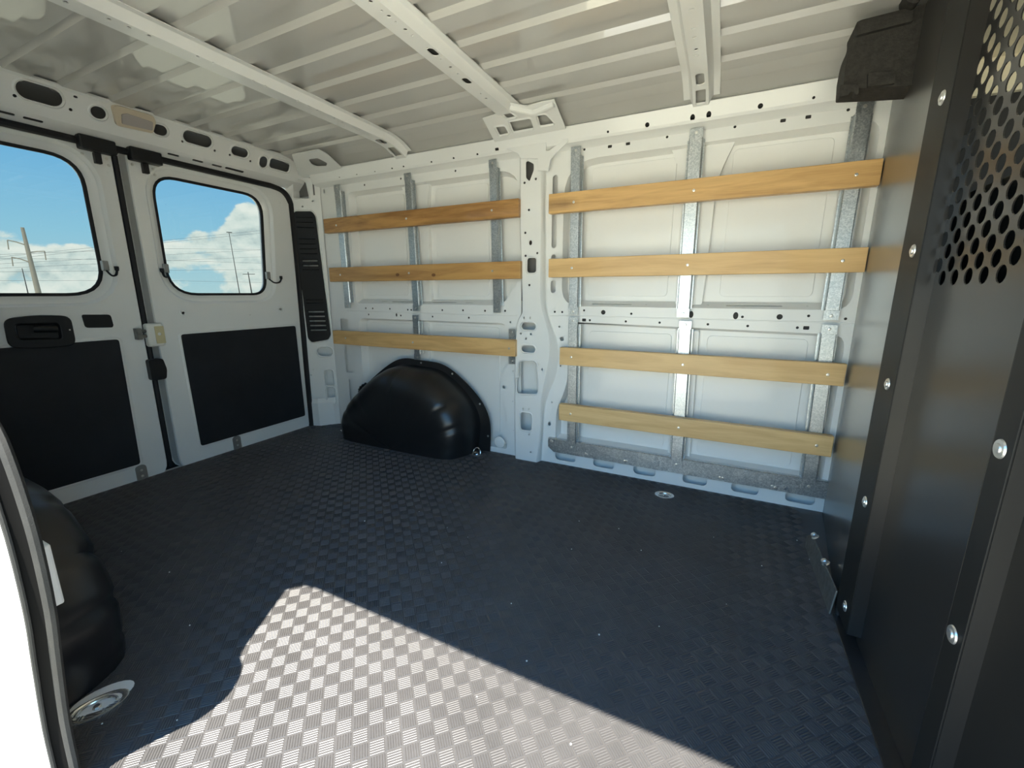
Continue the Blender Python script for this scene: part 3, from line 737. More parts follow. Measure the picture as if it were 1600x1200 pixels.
mb.sheet([(-2.62, -0.35), (0.9, -0.35), (0.9, -0.06), (-2.62, -0.06)], [], planeY(0.045), 0.01)
obj('outer_skin', mb, 'paint', near)
mb = MB().tube([(a - 0.013, 0.1925, b) for a, b in Js] + [(a, 0.1925, b + 0.013) for a, b in top_edge[:3]], 0.0085, 10, 1.55, up=(0, 1, 0))
struct(obj('trim_2', mb, 'seal', smooth=True), 'grey flocked rubber seal on the sliding door jamb', 'seal')
mb = MB().loft([[(a + dx, y, b) for a, b in Js] for dx, y in ((-0.004, 0.187), (-0.012, 0.182), (-0.0155, 0.177), (-0.0165, 0.172))])
obj('seal_groove', mb, 'groove', near, smooth=True)
obj('seal_rim', MB().tube([(a - 0.0165, 0.1705, b) for a, b in Js], 0.0035, 8, up=(0, 1, 0)), 'seal', near, smooth=True)
mb = MB().box(-1.155, 0.20, 0.30, -1.115, 0.262, 0.43)
obj('jamb_flange', mb, 'paint', near, bevel=0.004)
mb = MB().box(-0.945, 0.125, 0.455, -0.918, 0.150, 0.52)
obj('striker_plate', mb, 'bronze', near, bevel=0.002)

# ------------------------------------------------------------------ rear doors
SCREW = MB().lathe([(0.0, 0.0018), (0.003, 0.0018), (0.0034, 0.0028), (0.0052, 0.0024), (0.0062, 0.0)], (0, 0, 0), (0, -1, 0), 10).mesh('screw', 'zinc', smooth=50)
SCREWX = MB().lathe([(0.0, 0.0018), (0.003, 0.0018), (0.0034, 0.0028), (0.0052, 0.0024), (0.0062, 0.0)], (0, 0, 0), (1, 0, 0), 10).mesh('screw', 'zinc', smooth=50)
def rear_door(name, s, label):
    """s = +1: leaf on the far side, -1: leaf on the near side (mirrored about the centre of the van)"""
    yc = 1.078
    root = struct(empty(name, (-2.5, yc + s * 0.43, 0)), label, 'door')
    def P(l):
        l = [(yc + s * a, b) for a, b in l]
        return l if s > 0 else l[::-1]
    glass = P(fillet([(0.127, 0.893), (0.640, 0.893), (0.682, 1.462), (0.127, 1.462)], [0.13, 0.085, 0.11, 0.11], 7))
    frame = inset(glass, -0.048)
    body = P(fillet([(0.030, -0.02), (0.80, -0.02), (0.836, 0.05), (0.848, 1.30), (0.838, 1.50), (0.80, 1.522), (0.030, 1.522)], [0.075, 0.05, 0.02, 0.04, 0.06, 0.03, 0.01], 5))
    small = []
    for a, b in ((0.70, 0.80), (0.155, 0.80), (0.50, 0.775)): small += [circ(yc + s * a, b, 0.006)]
    small += [circ(yc + s * 0.775, 1.44, 0.008)] + [circ(yc + s * 0.055, 1.42, 0.006)]
    mb = MB().sheet(body, [frame] + small, planeX(-2.5), 0.003)
    mb.loft([[(-2.5, a, b) for a, b in body], [(-2.506, a, b) for a, b in inset(body, -0.004)], [(-2.56, a, b) for a, b in inset(body, -0.006)]], True)
    obj('door_skin', mb, 'paint', root, smooth=25)
    rows = [[(-2.5, a, b) for a, b in frame], [(-2.506, a, b) for a, b in inset(frame, 0.006)], [(-2.516, a, b) for a, b in inset(frame, 0.012)], [(-2.518, a, b) for a, b in inset(frame, 0.026)], [(-2.528, a, b) for a, b in inset(frame, 0.034)], [(-2.534, a, b) for a, b in inset(frame, 0.046)]]
    mb = MB().loft(rows, True)
    obj('window_frame', mb, 'paint', root, smooth=50)
    mb = MB().loft([[(-2.5315, a, b) for a, b in inset(glass, -0.006)], [(-2.530, a, b) for a, b in inset(glass, 0.001)], [(-2.533, a, b) for a, b in inset(glass, 0.007)], [(-2.540, a, b) for a, b in inset(glass, 0.007)]], True)
    obj('window_seal', mb, 'rubber', root, smooth=60)
    mb = MB().add([(-2.537, a, b) for a, b in inset(glass, -0.01)], [tuple(range(len(glass)))])
    obj('window_pane', mb, 'glass', root)
    back = MB().sheet(inset(body, -0.01), [inset(glass, -0.004)], planeX(-2.56), 0.01)
    obj('outer_panel', back, 'paint', root)
    # black lining board, in its shallow pressed frame
    pan = P(fillet([(0.137, 0.080), (0.792, 0.080), (0.790, 0.691), (0.127, 0.691)], 0.014, 4))
    mb = MB().sheet(pan, [], planeX(-2.4955), 0.004)
    obj('lining_board', mb, 'black', root, bevel=0.0015)
    mb = MB().loft([[(-2.4998, a, b) for a, b in inset(pan, -0.012)], [(-2.4970, a, b) for a, b in inset(pan, -0.008)], [(-2.4975, a, b) for a, b in inset(pan, -0.001)]], True)
    obj('board_frame', mb, 'paint', root, smooth=True)
    # window catch: pivot block and curved strap
    for a, z in ((0.655, 1.005), (0.118, 1.02)):
        y = yc + s * a
        mb = MB().box(-2.527, y - 0.012, z - 0.022, -2.508, y + 0.012, z + 0.022)
        cb = obj('window_catch', mb, 'plate', root, bevel=0.003)
        d = s * (1 if a > 0.4 else -0.45)
        mb = MB().tube(smooth_path([(-2.512, y, z - 0.02), (-2.495, y + d * 0.02, z - 0.042), (-2.490, y + d * 0.05, z - 0.040), (-2.489, y + d * 0.064, z - 0.022), (-2.49, y + d * 0.066, z - 0.002)], 4), [0.004] * 8 + [0.005] * 5 + [0.009] * 4, 8)
        obj('strap', mb, 'plastic', cb, smooth=True)
    # strike bracket at the sill
    y = [(0.9385,0.0357)][0][0] if s < 0 else [(1.4037,0.0413)][0][0]
    z = [(0.9385,0.0357)][0][1] if s < 0 else [(1.4037,0.0413)][0][1]
    mb = MB().sheet(fillet([(y - 0.022, z - 0.045), (y + 0.022, z - 0.045), (y + 0.022, z + 0.038), (y - 0.022, z + 0.038)], [0.002, 0.002, 0.02, 0.02], 5), [], planeX(-2.494), 0.006)
    br = obj('strike_bracket', mb, 'plate', root, bevel=0.001)
    for dz in (0.012, -0.018):
        put('screw', SCREWX, br, (-2.494, y, z + dz))
    # upper bolt: black housing under the header, with its keeper
    yb = [(0.9956,1.5269)][0][0] if s < 0 else [(1.168,1.5285)][0][0]
    mb = MB().box(-2.497, yb - 0.062, 1.492, -2.455, yb + 0.062, 1.548)
    hb = obj('bolt_housing', mb, 'plastic', root, bevel=0.006)
    mb = MB().box(-2.50, yb - 0.012, 1.448, -2.478, yb + 0.012, 1.492)
    obj('bolt_tongue', mb, 'plastic', hb, bevel=0.003)
    for dy in (-0.045, 0.036):
        put('screw', SCREWX, root, (-2.499, yb + dy, 1.478))
    put('screw', SCREWX, root, (-2.499, yb + 0.040, 1.452))
    for a, b in ((0.70, 0.80), (0.155, 0.80)):
        mb = MB().lathe([(0.007, 0.0), (0.015, 0.0007), (0.017, 0.0)], (-2.4998, yc + s * a, b), (1, 0, 0), 18)
        obj('dimple_ring', mb, 'paint', root, smooth=True)
    return root

dr = rear_door('door_2', 1, 'white rear door leaf without a pull handle, nearest the slatted wall')
dl = rear_door('door_1', -1, 'white rear door leaf with the black pull handle')
# left leaf: pull handle with recess, blanking plate, hook
hp = fillet([(0.6055,0.6897),(0.609,0.8031),(0.6997,0.8136),(0.8018,0.8055),(0.8006,0.6802),(0.6978,0.6776)], [0.03, 0.03, 0.1, 0.03, 0.03, 0.1], 5)
rc = fillet([(0.6344,0.7197),(0.6357,0.7807),(0.7602,0.7767),(0.7593,0.7111)], 0.014, 4)
mb = MB().sheet(hp, [rc], planeX(-2.483), 0.014)
hd = obj('pull_handle', mb, 'plastic', dl, bevel=0.004, seg=3)
cen = mid(rc)
rows = [[(-2.483, a, b) for a, b in rc], [(-2.492, a, b) for a, b in inset(rc, 0.006)], [(-2.496, cen[0], cen[1]) for a, b in rc]]
obj('recess', MB().loft(rows, True), 'plastic', hd, smooth=30)
gy0, gy1 = min(p[0] for p in rc), max(p[0] for p in rc)
mb = MB().tube([(-2.486, gy0 + 0.05, cen[1] + 0.012), (-2.482, cen[0], cen[1] + 0.010), (-2.486, gy1 - 0.01, cen[1] + 0.006)], 0.014, 10)
obj('grip', mb, 'plastic', hd, smooth=True)
q = [(0.7887,0.7471)][0]
put('screw', SCREWX, hd, (-2.483, q[0], q[1])).scale = (0.5, 0.5, 0.5)
mb = MB().sheet(fillet([(0.8441,0.7512),(0.8406,0.8034),(0.8453,0.8083),(0.9389,0.8042),(0.942,0.7551),(0.9363,0.7463)], 0.012), [], planeX(-2.4965), 0.004)
obj('blanking_plate', mb, 'plastic', dl, bevel=0.001)
hk = [(1.036,0.7096)][0]
mb = MB().box(-2.50, hk[0] - 0.024, hk[1] - 0.026, -2.470, hk[0] - 0.004, hk[1] + 0.026)
mb.tube([(-2.478, hk[0] - 0.006, hk[1] + 0.012), (-2.474, hk[0] + 0.03, hk[1] + 0.012)], 0.008, 8)
mb.tube([(-2.478, hk[0] - 0.006, hk[1] - 0.012), (-2.474, hk[0] + 0.03, hk[1] - 0.012)], 0.008, 8)
obj('latch_hook', mb, 'bracket', dl, smooth=30)
# right leaf: lock case with yellow plate, buffer, inner edge
lk = [(1.0851,0.7004)][0]
mb = MB().box(-2.50, lk[0] - 0.036, lk[1] - 0.056, -2.462, lk[0] + 0.034, lk[1] + 0.056)
lc = obj('lock_case', mb, 'nylon', dr, bevel=0.010, seg=3)
mb = MB().sheet(rrect(lk[0] - 0.005, lk[1] - 0.042, lk[0] + 0.033, lk[1] + 0.042, 0.003), [circ(lk[0] + 0.012, lk[1] + 0.004, 0.008, 12)], planeX(-2.4595), 0.002)
obj('strike_plate', mb, 'yellow', lc)
mb = MB().box(-2.53, 1.066, lk[1] - 0.045, -2.484, 1.086, lk[1] + 0.03)
obj('striker', mb, 'bracket', lc, bevel=0.003)
bf = [(1.0707,0.5284)][0]
mb = MB().sheet(fillet([(bf[0] - 0.034, bf[1] - 0.048), (bf[0] + 0.028, bf[1] - 0.048), (bf[0] + 0.036, bf[1] + 0.0), (bf[0] + 0.026, bf[1] + 0.055), (bf[0] - 0.034, bf[1] + 0.055)], 0.012), [], planeX(-2.468), 0.04)
obj('buffer', mb, 'plastic', dr, bevel=0.006, seg=3)
# centre seal between the leaves
mb = MB().tube([(-2.505, 1.0635, z) for z in (0.02, 0.5, 1.0, 1.50)], 0.012, 8, 1.0)
struct(obj('trim_3', mb, 'rubber', smooth=True), 'thin black rubber seal between the two rear doors', 'seal')

# unseen backing strip added to stop light leaking between the leaves
mb = MB().box(-2.575, 1.02, -0.05, -2.565, 1.14, 1.55)
struct(obj('trim_4', mb, 'rubber'), 'black backing strip added to block light at the rear door gap', 'seal')
mb = MB().box(-2.60, 0.1, -0.12, -2.585, 2.1, 0.0)
struct(obj('trim_5', mb, 'rubber'), 'black strip under the rear doors', 'seal')

# ------------------------------------------------------------------ lamp on the header
lp = [(1.0351,0.114),(1.0525,0.1245),(1.1816,0.1269),(1.1933,0.1038),(1.1846,0.0527),(1.0538,0.0441)]
mb = MB().sheet(fillet(lp, 0.01, 3), [], lambda u, v, d: HDR(u, v, d - 0.018), 0.016)
root = tag(empty('interior_lamp', HDR(mid(lp)[0], mid(lp)[1], -0.001)), 'small beige interior lamp with clear lens on the rear header', 'lamp')
obj('housing', mb, 'lampcase', root, bevel=0.005, seg=3)
ll = [(1.0663,0.0956),(1.0861,0.1047),(1.1793,0.1013),(1.1797,0.065),(1.0697,0.058)]
mb = MB().sheet(fillet(ll, 0.005, 3), [], lambda u, v, d: HDR(u, v, d - 0.023), 0.006)
obj('lens', mb, 'lens', root, bevel=0.002)

# ------------------------------------------------------------------ vent grille in the corner pillar
root = tag(empty('vent_grille', DP(0.09, 0.6, 0)), 'tall black louvred plastic vent grille in the corner pillar', 'vent')
vl = inset(vent_loop, 0.002)
us = [p[0] for p in vl]
def span(z):
    """left and right limit of the grille at height z"""
    xs = []
    for i in range(len(vl)):
        a, b = vl[i - 1], vl[i]
        if (a[1] > z) != (b[1] > z): xs.append(a[0] + (b[0] - a[0]) * (z - a[1]) / (b[1] - a[1]))
    return min(xs), max(xs)
zs_open = [0.66, 0.69, 0.72, 0.75, 0.78, 1.075, 1.105]
zs_blind = [0.83, 0.85, 1.04, 1.14, 1.17, 1.20, 1.23, 1.30, 1.33, 1.36]
holes = []
for z in zs_open:
    a, b = span(z); holes.append(rrect(a + 0.022, z - 0.006, b - 0.020, z + 0.006, 0.003, 2))
mb = MB().sheet(vl, holes, lambda u, v, d: DP(u, v, d - 0.004), 0.006)
obj('plate', mb, 'plastic', root, bevel=0.0012)
for z in zs_open + zs_blind:
    a, b = span(z)
    q = [(a + 0.018, z + 0.004), (b - 0.016, z + 0.004), (b - 0.016, z + 0.010), (a + 0.018, z + 0.010)]
    v = [DP(u, w_, -0.004) for u, w_ in q[2:]] + [DP(u, w_, -0.010) for u, w_ in q[:2]] + [DP(u, w_, -0.004) for u, w_ in q[:2]]
    mb = MB().add([v[0], v[1], v[2], v[3], v[4], v[5]], [(0, 1, 2, 3), (2, 4, 5, 3), (0, 3, 5), (1, 4, 2)])
    obj('louvre', mb, 'plastic', root)

# ------------------------------------------------------------------ galvanized struts and base rail
def strut(x0, x1, z0, z1, label, dx=0.0, rows_=((0.018, 0.0),), group='galvanized wall struts'):
    """hat channel: front plate, side webs, flat screwed ends; dx = lean of the top"""
    yf, yb_ = 2.000, 2.027
    root = tag(empty('wall_strut', ((x0 + x1) / 2, 2.0, z0)), label, 'strut', group)
    w_ = x1 - x0
    mb = MB()
    zz = [z0, z0 + 0.03, z1 - 0.03, z1]
    prof = [(-0.007, yb_ - 0.003), (-0.007, yb_), (-0.002, yb_), (0.0, yf + 0.003), (0.003, yf), (w_ - 0.003, yf), (w_, yf + 0.003), (w_ + 0.002, yb_), (w_ + 0.007, yb_), (w_ + 0.007, yb_ - 0.003)]
    rows = []
    for z in (z0 + 0.035, z1 - 0.035):
        o_ = dx * (z - z0) / (z1 - z0)
        rows.append([(x0 + o_ + a, b, z) for a, b in prof])
    mb.loft(rows)
    for za, zb in ((z0, z0 + 0.036), (z1 - 0.036, z1)):
        oa, ob = dx * (za - z0) / (z1 - z0), dx * (zb - z0) / (z1 - z0)
        mb.add([(x0 + oa, yf, za), (x1 + oa, yf, za), (x1 + ob, yf, zb), (x0 + ob, yf, zb), (x0 + oa, yf + 0.003, za), (x1 + oa, yf + 0.003, za), (x1 + ob, yf + 0.003, zb), (x0 + ob, yf + 0.003, zb)],
               [(0, 1, 2, 3), (7, 6, 5, 4), (0, 4, 5, 1), (1, 5, 6, 2), (2, 6, 7, 3), (3, 7, 4, 0)])
    obj('channel', mb, 'galv', root)
    put('rivet', SCREW, root, ((x0 + x1) / 2 + dx, 2.0, z1 - 0.016))
    put('rivet', SCREW, root, ((x0 + x1) / 2, 2.0, z0 + 0.016))
    return root
strut(-0.676, -0.630, 0.797, 1.546, 'upper galvanized strut just right of the holed middle pillar', -0.010)
strut(-0.180, -0.129, 0.797, 1.545, 'upper galvanized strut midway along the right-hand bay', -0.007)
strut(0.349, 0.397, 0.799, 1.548, 'upper galvanized strut beside the black partition', 0.003)
strut(-0.665, -0.617, 0.100, 0.785, 'lower galvanized strut just right of the holed middle pillar', -0.011)
strut(-0.154, -0.103, 0.100, 0.781, 'lower galvanized strut midway along the right-hand bay', -0.013)
strut(0.362, 0.412, 0.100, 0.781, 'lower galvanized strut beside the black partition', -0.013)
strut(-2.182, -2.132, 0.806, 1.540, 'upper galvanized strut nearest the vent grille', -0.010)
strut(-1.632, -1.586, 0.796, 1.545, 'upper galvanized strut midway along the left-hand bay', -0.018)
strut(-1.094, -1.052, 0.798, 1.546, 'upper galvanized strut just left of the holed middle pillar', -0.020)
strut(-1.640, -1.594, 0.508, 0.774, 'short galvanized strut rising behind the far wheel arch cover', 0.0)
strut(-1.004, -0.967, 0.529, 0.715, 'shortest galvanized strut, under the lowest left slat end by the middle pillar', 0.0)

root = tag(empty('base_rail', (-0.165, 2.015, 0.07)), 'long galvanized rail along the foot of the right-hand wall', 'rail')
mb = MB().sheet([(-0.772, 0.142), (-0.772, 0.098), (-0.742, 0.072), (0.452, 0.070), (0.452, 0.142)], [], planeY(2.006), 0.003)
xs = [-0.772, 0.452]
mb.loft([[(x, 2.006, 0.142) for x in xs], [(x, 2.010, 0.1455) for x in xs], [(x, 2.029, 0.1455) for x in xs], [(x, 2.029, 0.143) for x in xs]])
obj('plate', mb, 'galv', root)
for q in [(-0.5656,0.0919),(-0.5574,0.0891),(-0.3667,0.0889),(-0.3565,0.0893)] + [(0.0579,0.0868),(0.0686,0.0852),(0.2609,0.0877),(0.2723,0.0839)] + [(-0.7567,0.1327),(-0.749,0.1304)]:
    put('rivet', SCREW, root, (q[0], 2.006, q[1]))

# ------------------------------------------------------------------ wooden slats
def slat(x0, x1, z0, z1, wd, screws, label, group, tilt=0.0):
    root = tag(empty('wooden_slat', ((x0 + x1) / 2, 1.99, (z0 + z1) / 2)), label, 'slat', group)
    mb = MB().box(x0, 1.966, z0, x1, 1.9995, z1)
    obj('board', mb, wd, root, bevel=0.0025, seg=2, origin=((x0 + x1) / 2, 1.99, (z0 + z1) / 2))
    for x in screws:
        put('screw', SCREW, root, (x, 1.966, (z0 + z1) / 2 - 0.002))
    return root
LT, DK = (0.62, 0.385, 0.155), (0.40, 0.215, 0.075)
W = [wood('slat_wood_%s' % 'abcdefg'[k], 1.3 + 3.1 * k, l, d, s, -0.46 if k == 0 else None) for k, (l, d, s) in enumerate((
    ((0.70, 0.44, 0.175), (0.50, 0.285, 0.10), 0.25), ((0.74, 0.49, 0.215), (0.60, 0.365, 0.15), 0.08), ((0.75, 0.50, 0.225), (0.61, 0.375, 0.155), 0.08), ((0.76, 0.52, 0.24), (0.62, 0.385, 0.16), 0.08),
    ((0.50, 0.27, 0.085), (0.26, 0.12, 0.034), 0.5), ((0.54, 0.31, 0.105), (0.36, 0.18, 0.055), 0.15), ((0.70, 0.45, 0.19), (0.52, 0.30, 0.115), 0.10)))]
GR = 'wooden slats on the side wall'
slat(-0.777, 0.445, 1.264, 1.350, W[0], (-0.655, -0.150, 0.375), 'topmost wooden slat of the right-hand bay, dark stain at its left end', GR)
slat(-0.772, 0.445, 0.974, 1.060, W[1], (-0.655, -0.150, 0.375), 'second wooden slat from the top in the right-hand bay', GR)
slat(-0.705, 0.440, 0.552, 0.638, W[2], (-0.645, -0.135, 0.385), 'third wooden slat from the top in the right-hand bay', GR)
slat(-0.702, 0.438, 0.265, 0.350, W[3], (-0.640, -0.130, 0.385), 'lowest wooden slat of the right-hand bay, above the galvanized rail', GR)
slat(-2.268, -0.932, 1.263, 1.347, W[4], (-2.16, -1.62, -1.08), 'topmost wooden slat of the left-hand bay, brown streaked', GR)
sl5 = slat(-2.258, -0.922, 0.970, 1.056, W[5], (-2.16, -1.62, -1.08), 'middle wooden slat of the left-hand bay with two knots', GR)
for q in [(-1.7041,1.0034),(-1.4496,0.9976)]:
    mb = MB().lathe([(0.0, 0.0006), (0.006, 0.0006), (0.0085, 0.0)], (q[0], 1.966, q[1]), (0, -1, 0), 14)
    mb.v = [(q[0] + (x - q[0]) * 1.6, y, z) for x, y, z in mb.v]
    obj('knot', mb, 'knot', sl5, smooth=True)
slat(-2.274, -0.950, 0.575, 0.662, W[6], (-2.16, -1.617, -0.985), 'lowest wooden slat of the left-hand bay, above the wheel arch cover', GR)

# ------------------------------------------------------------------ wheel arch covers
def arch_cover(name, label, mirror):
    half = [(-1.135, 0.0), (-1.137, 0.19), (-1.222, 0.335), (-1.415, 0.477), (-1.60, 0.503), (-1.80, 0.490), (-2.06, 0.315), (-2.215, 0.15), (-2.235, 0.0)]
    pts = smooth_path([(a, b, 0) for a, b in half], 9)
    cxx = -1.675
    steps = [(1.0, 2.022), (0.998, 2.018), (0.932, 2.014), (0.926, 2.008), (0.922, 1.97), (0.918, 1.93), (0.895, 1.885), (0.86, 1.845), (0.81, 1.815), (0.745, 1.798), (0.66, 1.790), (0.5, 1.787), (0.3, 1.785), (0.02, 1.785)]
    rows = []
    for k, (sc, y) in enumerate(steps):
        row = []
        for p in pts:
            th = math.atan2(p.y * 1.1 + 1e-6, p.x - cxx)
            g = 0.0
            for t0 in (0.42, 0.72, 1.12, 1.55, 1.95, 2.35, 2.7):
                g += math.exp(-((th - t0) / 0.022) ** 2)
            amp = {5: 0.3, 6: 0.7, 7: 1, 8: 1, 9: 0.9, 10: 0.6, 11: 0.25}.get(k, 0)
            zz = p.y * (sc if p.y > 0 else 1)
            # low bead along the foot
            bead = 0.005 * math.exp(-((zz - 0.06) / 0.007) ** 2) if k > 3 else 0
            s2 = sc - 0.016 * g * amp
            if k >= 2: s2 -= 0.075 * max(0.0, 1 - p.y / 0.42)
            row.append((cxx + (p.x - cxx) * s2, y + 0.009 * g * amp + bead, zz))
        rows.append(row)
    if mirror: rows = [[(x, 2.19 - y, z) for x, y, z in r] for r in rows]
    my = (lambda y: 2.19 - y) if mirror else (lambda y: y)
    root = tag(empty(name, (cxx, my(1.9), 0)), label, 'wheel arch cover', 'moulded wheel arch covers')
    mb = MB().loft(rows)
    obj('shell', mb, 'arch', root, smooth=38)
    n = len(pts)
    for f in (0.08, 0.22, 0.36, 0.50):
        p = pts[int(f * (n - 1))]
        if not mirror: put('screw', SCREW, root, (cxx + (p.x - cxx) * 0.972, 2.015, p.y * 0.972))
    return root
arch_cover('wheel_arch_cover', 'large black moulded wheel arch cover against the far slatted wall', False)
arch_cover('wheel_arch_cover', 'black moulded wheel arch cover half hidden behind the sliding door seal', True)
# corrugated wire conduit peeping out behind the far cover
q = [(-2.0486,0.3189),(-2.0935,0.2931),(-2.1108,0.2624),(-2.1038,0.2377),(-2.1154,0.2182)]
mb = MB()
pp = smooth_path([(a, 2.0, b) for a, b in q], 8)
mb.tube(pp, [0.011 if k % 4 < 2 else 0.007 for k in range(len(pp))], 8)
tag(obj('wire_conduit', mb, 'plastic', smooth=True), 'short corrugated black wire conduit behind the far wheel arch cover', 'conduit')

# ------------------------------------------------------------------ tie-down rings
def tie_down(x, y, rot, label, ring_up, w1=0.036, w2=0.026):
    root = tag(empty('tie_down_ring', (x, y, 0)), label, 'tie-down', 'floor tie-down rings')
    def E(k, z): return [(x + math.cos(rot) * w1 * k * math.cos(t) - math.sin(rot) * w2 * k * math.sin(t), y + math.sin(rot) * w1 * k * math.cos(t) + math.cos(rot) * w2 * k * math.sin(t), z) for t in np.linspace(0, 2 * PI, 25)[:-1]]
    mb = MB().loft([E(1.0, 0.0), E(0.99, 0.0035), E(0.86, 0.0045), E(0.80, 0.003), E(0.72, 0.0012), E(0.3, 0.0010), E(0.02, 0.001)], True, True)
    obj('cup', mb, 'chrome', root, smooth=40)
    ring = []
    for t in np.linspace(0, PI, 13):
        a, b = w1 * 0.62 * math.cos(t), w1 * 0.95 * math.sin(t)
        if ring_up: v = (a, b * 0.25, 0.004 + b)
        else: v = (a, -w2 * 0.35 + b * 0.5, 0.007)
        ring.append((x + math.cos(rot) * v[0] - math.sin(rot) * v[1], y + math.sin(rot) * v[0] + math.cos(rot) * v[1], v[2]))
    mb = MB().tube(ring, 0.0032, 8)
    obj('ring', mb, 'chrome', root, smooth=True)
    mb = MB().lathe([(0.0, 0.006), (0.006, 0.006), (0.008, 0.004), (0.009, 0.001)], (x, y, 0.0), (0, 0, 1), 8)
    obj('bolt', mb, 'chrome', root, smooth=30)
p = [(-1.1832,1.9496),(-0.1606,1.8965),(-1.1638,0.2802),(-2.1887,1.9275)]
tie_down(p[0][0], p[0][1], 0.2, 'steel tie-down with raised ring at the corner of the far wheel arch cover', True)
tie_down(p[1][0], p[1][1], 0.1, 'round steel tie-down in the floor below the galvanized rail', False, 0.042, 0.034)
tie_down(p[2][0], p[2][1], 1.2, 'steel tie-down on the floor beside the sliding door seal', False, 0.055, 0.033)
tie_down(p[3][0], p[3][1], 0.3, 'steel tie-down between the far wheel arch cover and corner pillar', False)
px_, py_ = p[2]
mb = MB().sheet([(px_ + 0.055 * math.cos(t) * 0.36 - 0.5 * 0.0 - 0.034 * math.sin(t) * 0.93 - 0.018, py_ + 0.055 * math.cos(t) * 0.93 + 0.034 * math.sin(t) * 0.36 + 0.016) for t in np.linspace(0, 2 * PI, 25)[:-1]], [], lambda u, v, d: (u, v, 0.0022 - d), 0.0015)
tag(obj('floor_cutout', mb, 'paint'), 'white painted floor showing through the mat cut-out at the near tie-down', 'floor patch')

# ------------------------------------------------------------------ steel partition behind the cab
part = tag(empty('cargo_partition', (0.4, 1.1, 0)), 'tall black steel partition with perforated upper panel behind the cab', 'partition')
# wing towards the far wall
wa, wb = Vector((0.372, 1.335, 0)), Vector((0.456, 2.04, 0))
wd = (wb - wa).normalized(); wn = Vector((wd.y, -wd.x, 0))
WING = lambda u, v, d: tuple(wa + wd * u + Vector((0, 0, v)) + wn * d)
wl = (wb - wa).length
mb = MB().sheet([(0, 0.0), (wl, 0.0), (wl, 1.62), (0, 1.69)], [], WING, 0.003)
obj('wing_panel', mb, 'steel_wing', part, bevel=0.0008)
mb = MB().loft([[(0.3725, 1.337, z) for z in (0.0, 1.69)], [(0.3665, 1.3405, z) for z in (0.0, 1.69)], [(0.3655, 1.335, z) for z in (0.0, 1.69)]])
obj('wing_fold', mb, 'steel_black', part, smooth=60)
# bolted flange strip
mb = MB().box(0.365, 1.222, 0.035, 0.368, 1.336, 1.69)
obj('flange', mb, 'steel_matte', part, bevel=0.0008)
mb = MB().box(0.3675, 1.222, 0.035, 0.396, 1.2245, 1.69)
obj('flange_return', mb, 'steel_black', part)
# perforated middle panel
hol = []
for r in range(0, 30):
    z = 0.930 + 0.0262 * r
    if z > 1.63: break
    for k in range(-2, 16):
        y = 1.187 - 0.0527 * k + (0.0263 if r % 2 else 0.0)
        lim = min(1.246, 1.195 + 0.0262 * r)
        low = 0.88 if r > 2 else 0.955 - 0.03 * r
        if low < y < lim - 0.0: hol.append(circ(y, z, 0.0150, 14))
hol = [h for h in hol if max(p[0] for p in h) < 1.2475]
PANX = lambda u, v, d: (0.396 + d, u, v)
mb = MB().sheet([(0.76, 0.0), (1.25, 0.0), (1.25, 1.69), (0.76, 1.69)], hol, PANX, 0.002)
obj('perforated_panel', mb, 'steel_black', part)
mb = MB().box(0.3935, 0.884, 0.02, 0.396, 0.8865, 1.69)
obj('panel_crease', mb, 'steel_black', part, bevel=0.001)
mb = MB().box(0.366, 0.775, 0.0, 0.369, 0.822, 1.69)
obj('flange', mb, 'steel_matte', part, bevel=0.0008)
mb = MB().box(0.369, 0.775, 0.0, 0.40, 0.7775, 1.69)
mb2 = MB().box(0.392, 0.15, 0.0, 0.395, 0.777, 1.69)
obj('flange_return', mb, 'steel_black', part)
obj('side_panel', mb2, 'steel_matte', part)
BOLT = MB().lathe([(0.0, 0.0050), (0.006, 0.0050), (0.0072, 0.0045), (0.0078, 0.0026), (0.0130, 0.0022), (0.0142, 0.0)], (0, 0, 0), (-1, 0, 0), 18).mesh('bolt', 'zinc', smooth=40)
for z in (0.086, 0.388, 0.690, 0.991, 1.293, 1.595): put('bolt', BOLT, part, (0.365, 1.265, z))
for z in (0.08, 0.383, 0.687, 0.990, 1.293): put('bolt', BOLT, part, (0.366, 0.802, z))
# foot flange on the floor and the slanted bracket
mb = MB().sheet([(0.361, 0.16), (0.361, 1.338), (0.372, 1.345), (0.400, 1.318), (0.400, 0.16)], [], lambda u, v, d: (u, v, 0.006 - d), 0.005)
obj('foot_flange', mb, 'steel_black', part, bevel=0.001)
mb = MB()
A, B_ = Vector((0.352, 1.335, 0.002)), Vector((0.352, 1.735, 0.002))
pl = [(0.352, 1.335, 0.003), (0.346, 1.700, 0.003), (0.352, 1.730, 0.030), (0.358, 1.69, 0.060), (0.362, 1.345, 0.075)]
mb.add(pl + [(x + 0.004, y, z) for x, y, z in pl], [(0, 1, 2, 3, 4), (9, 8, 7, 6, 5)] + [(i, (i + 1) % 5, (i + 1) % 5 + 5, i + 5) for i in range(5)])
obj('foot_bracket', mb, 'bracket', part, bevel=0.0008)
BN = MB().lathe([(0.0, 0.014), (0.007, 0.014), (0.009, 0.011), (0.009, 0.003), (0.013, 0.0)], (0, 0, 0), (-0.6, 0, 0.8), 8).mesh('bolt', 'zinc', smooth=30)
put('bolt', BN, part, (0.362, 1.655, 0.070)); put('bolt', BN, part, (0.366, 1.50, 0.066))
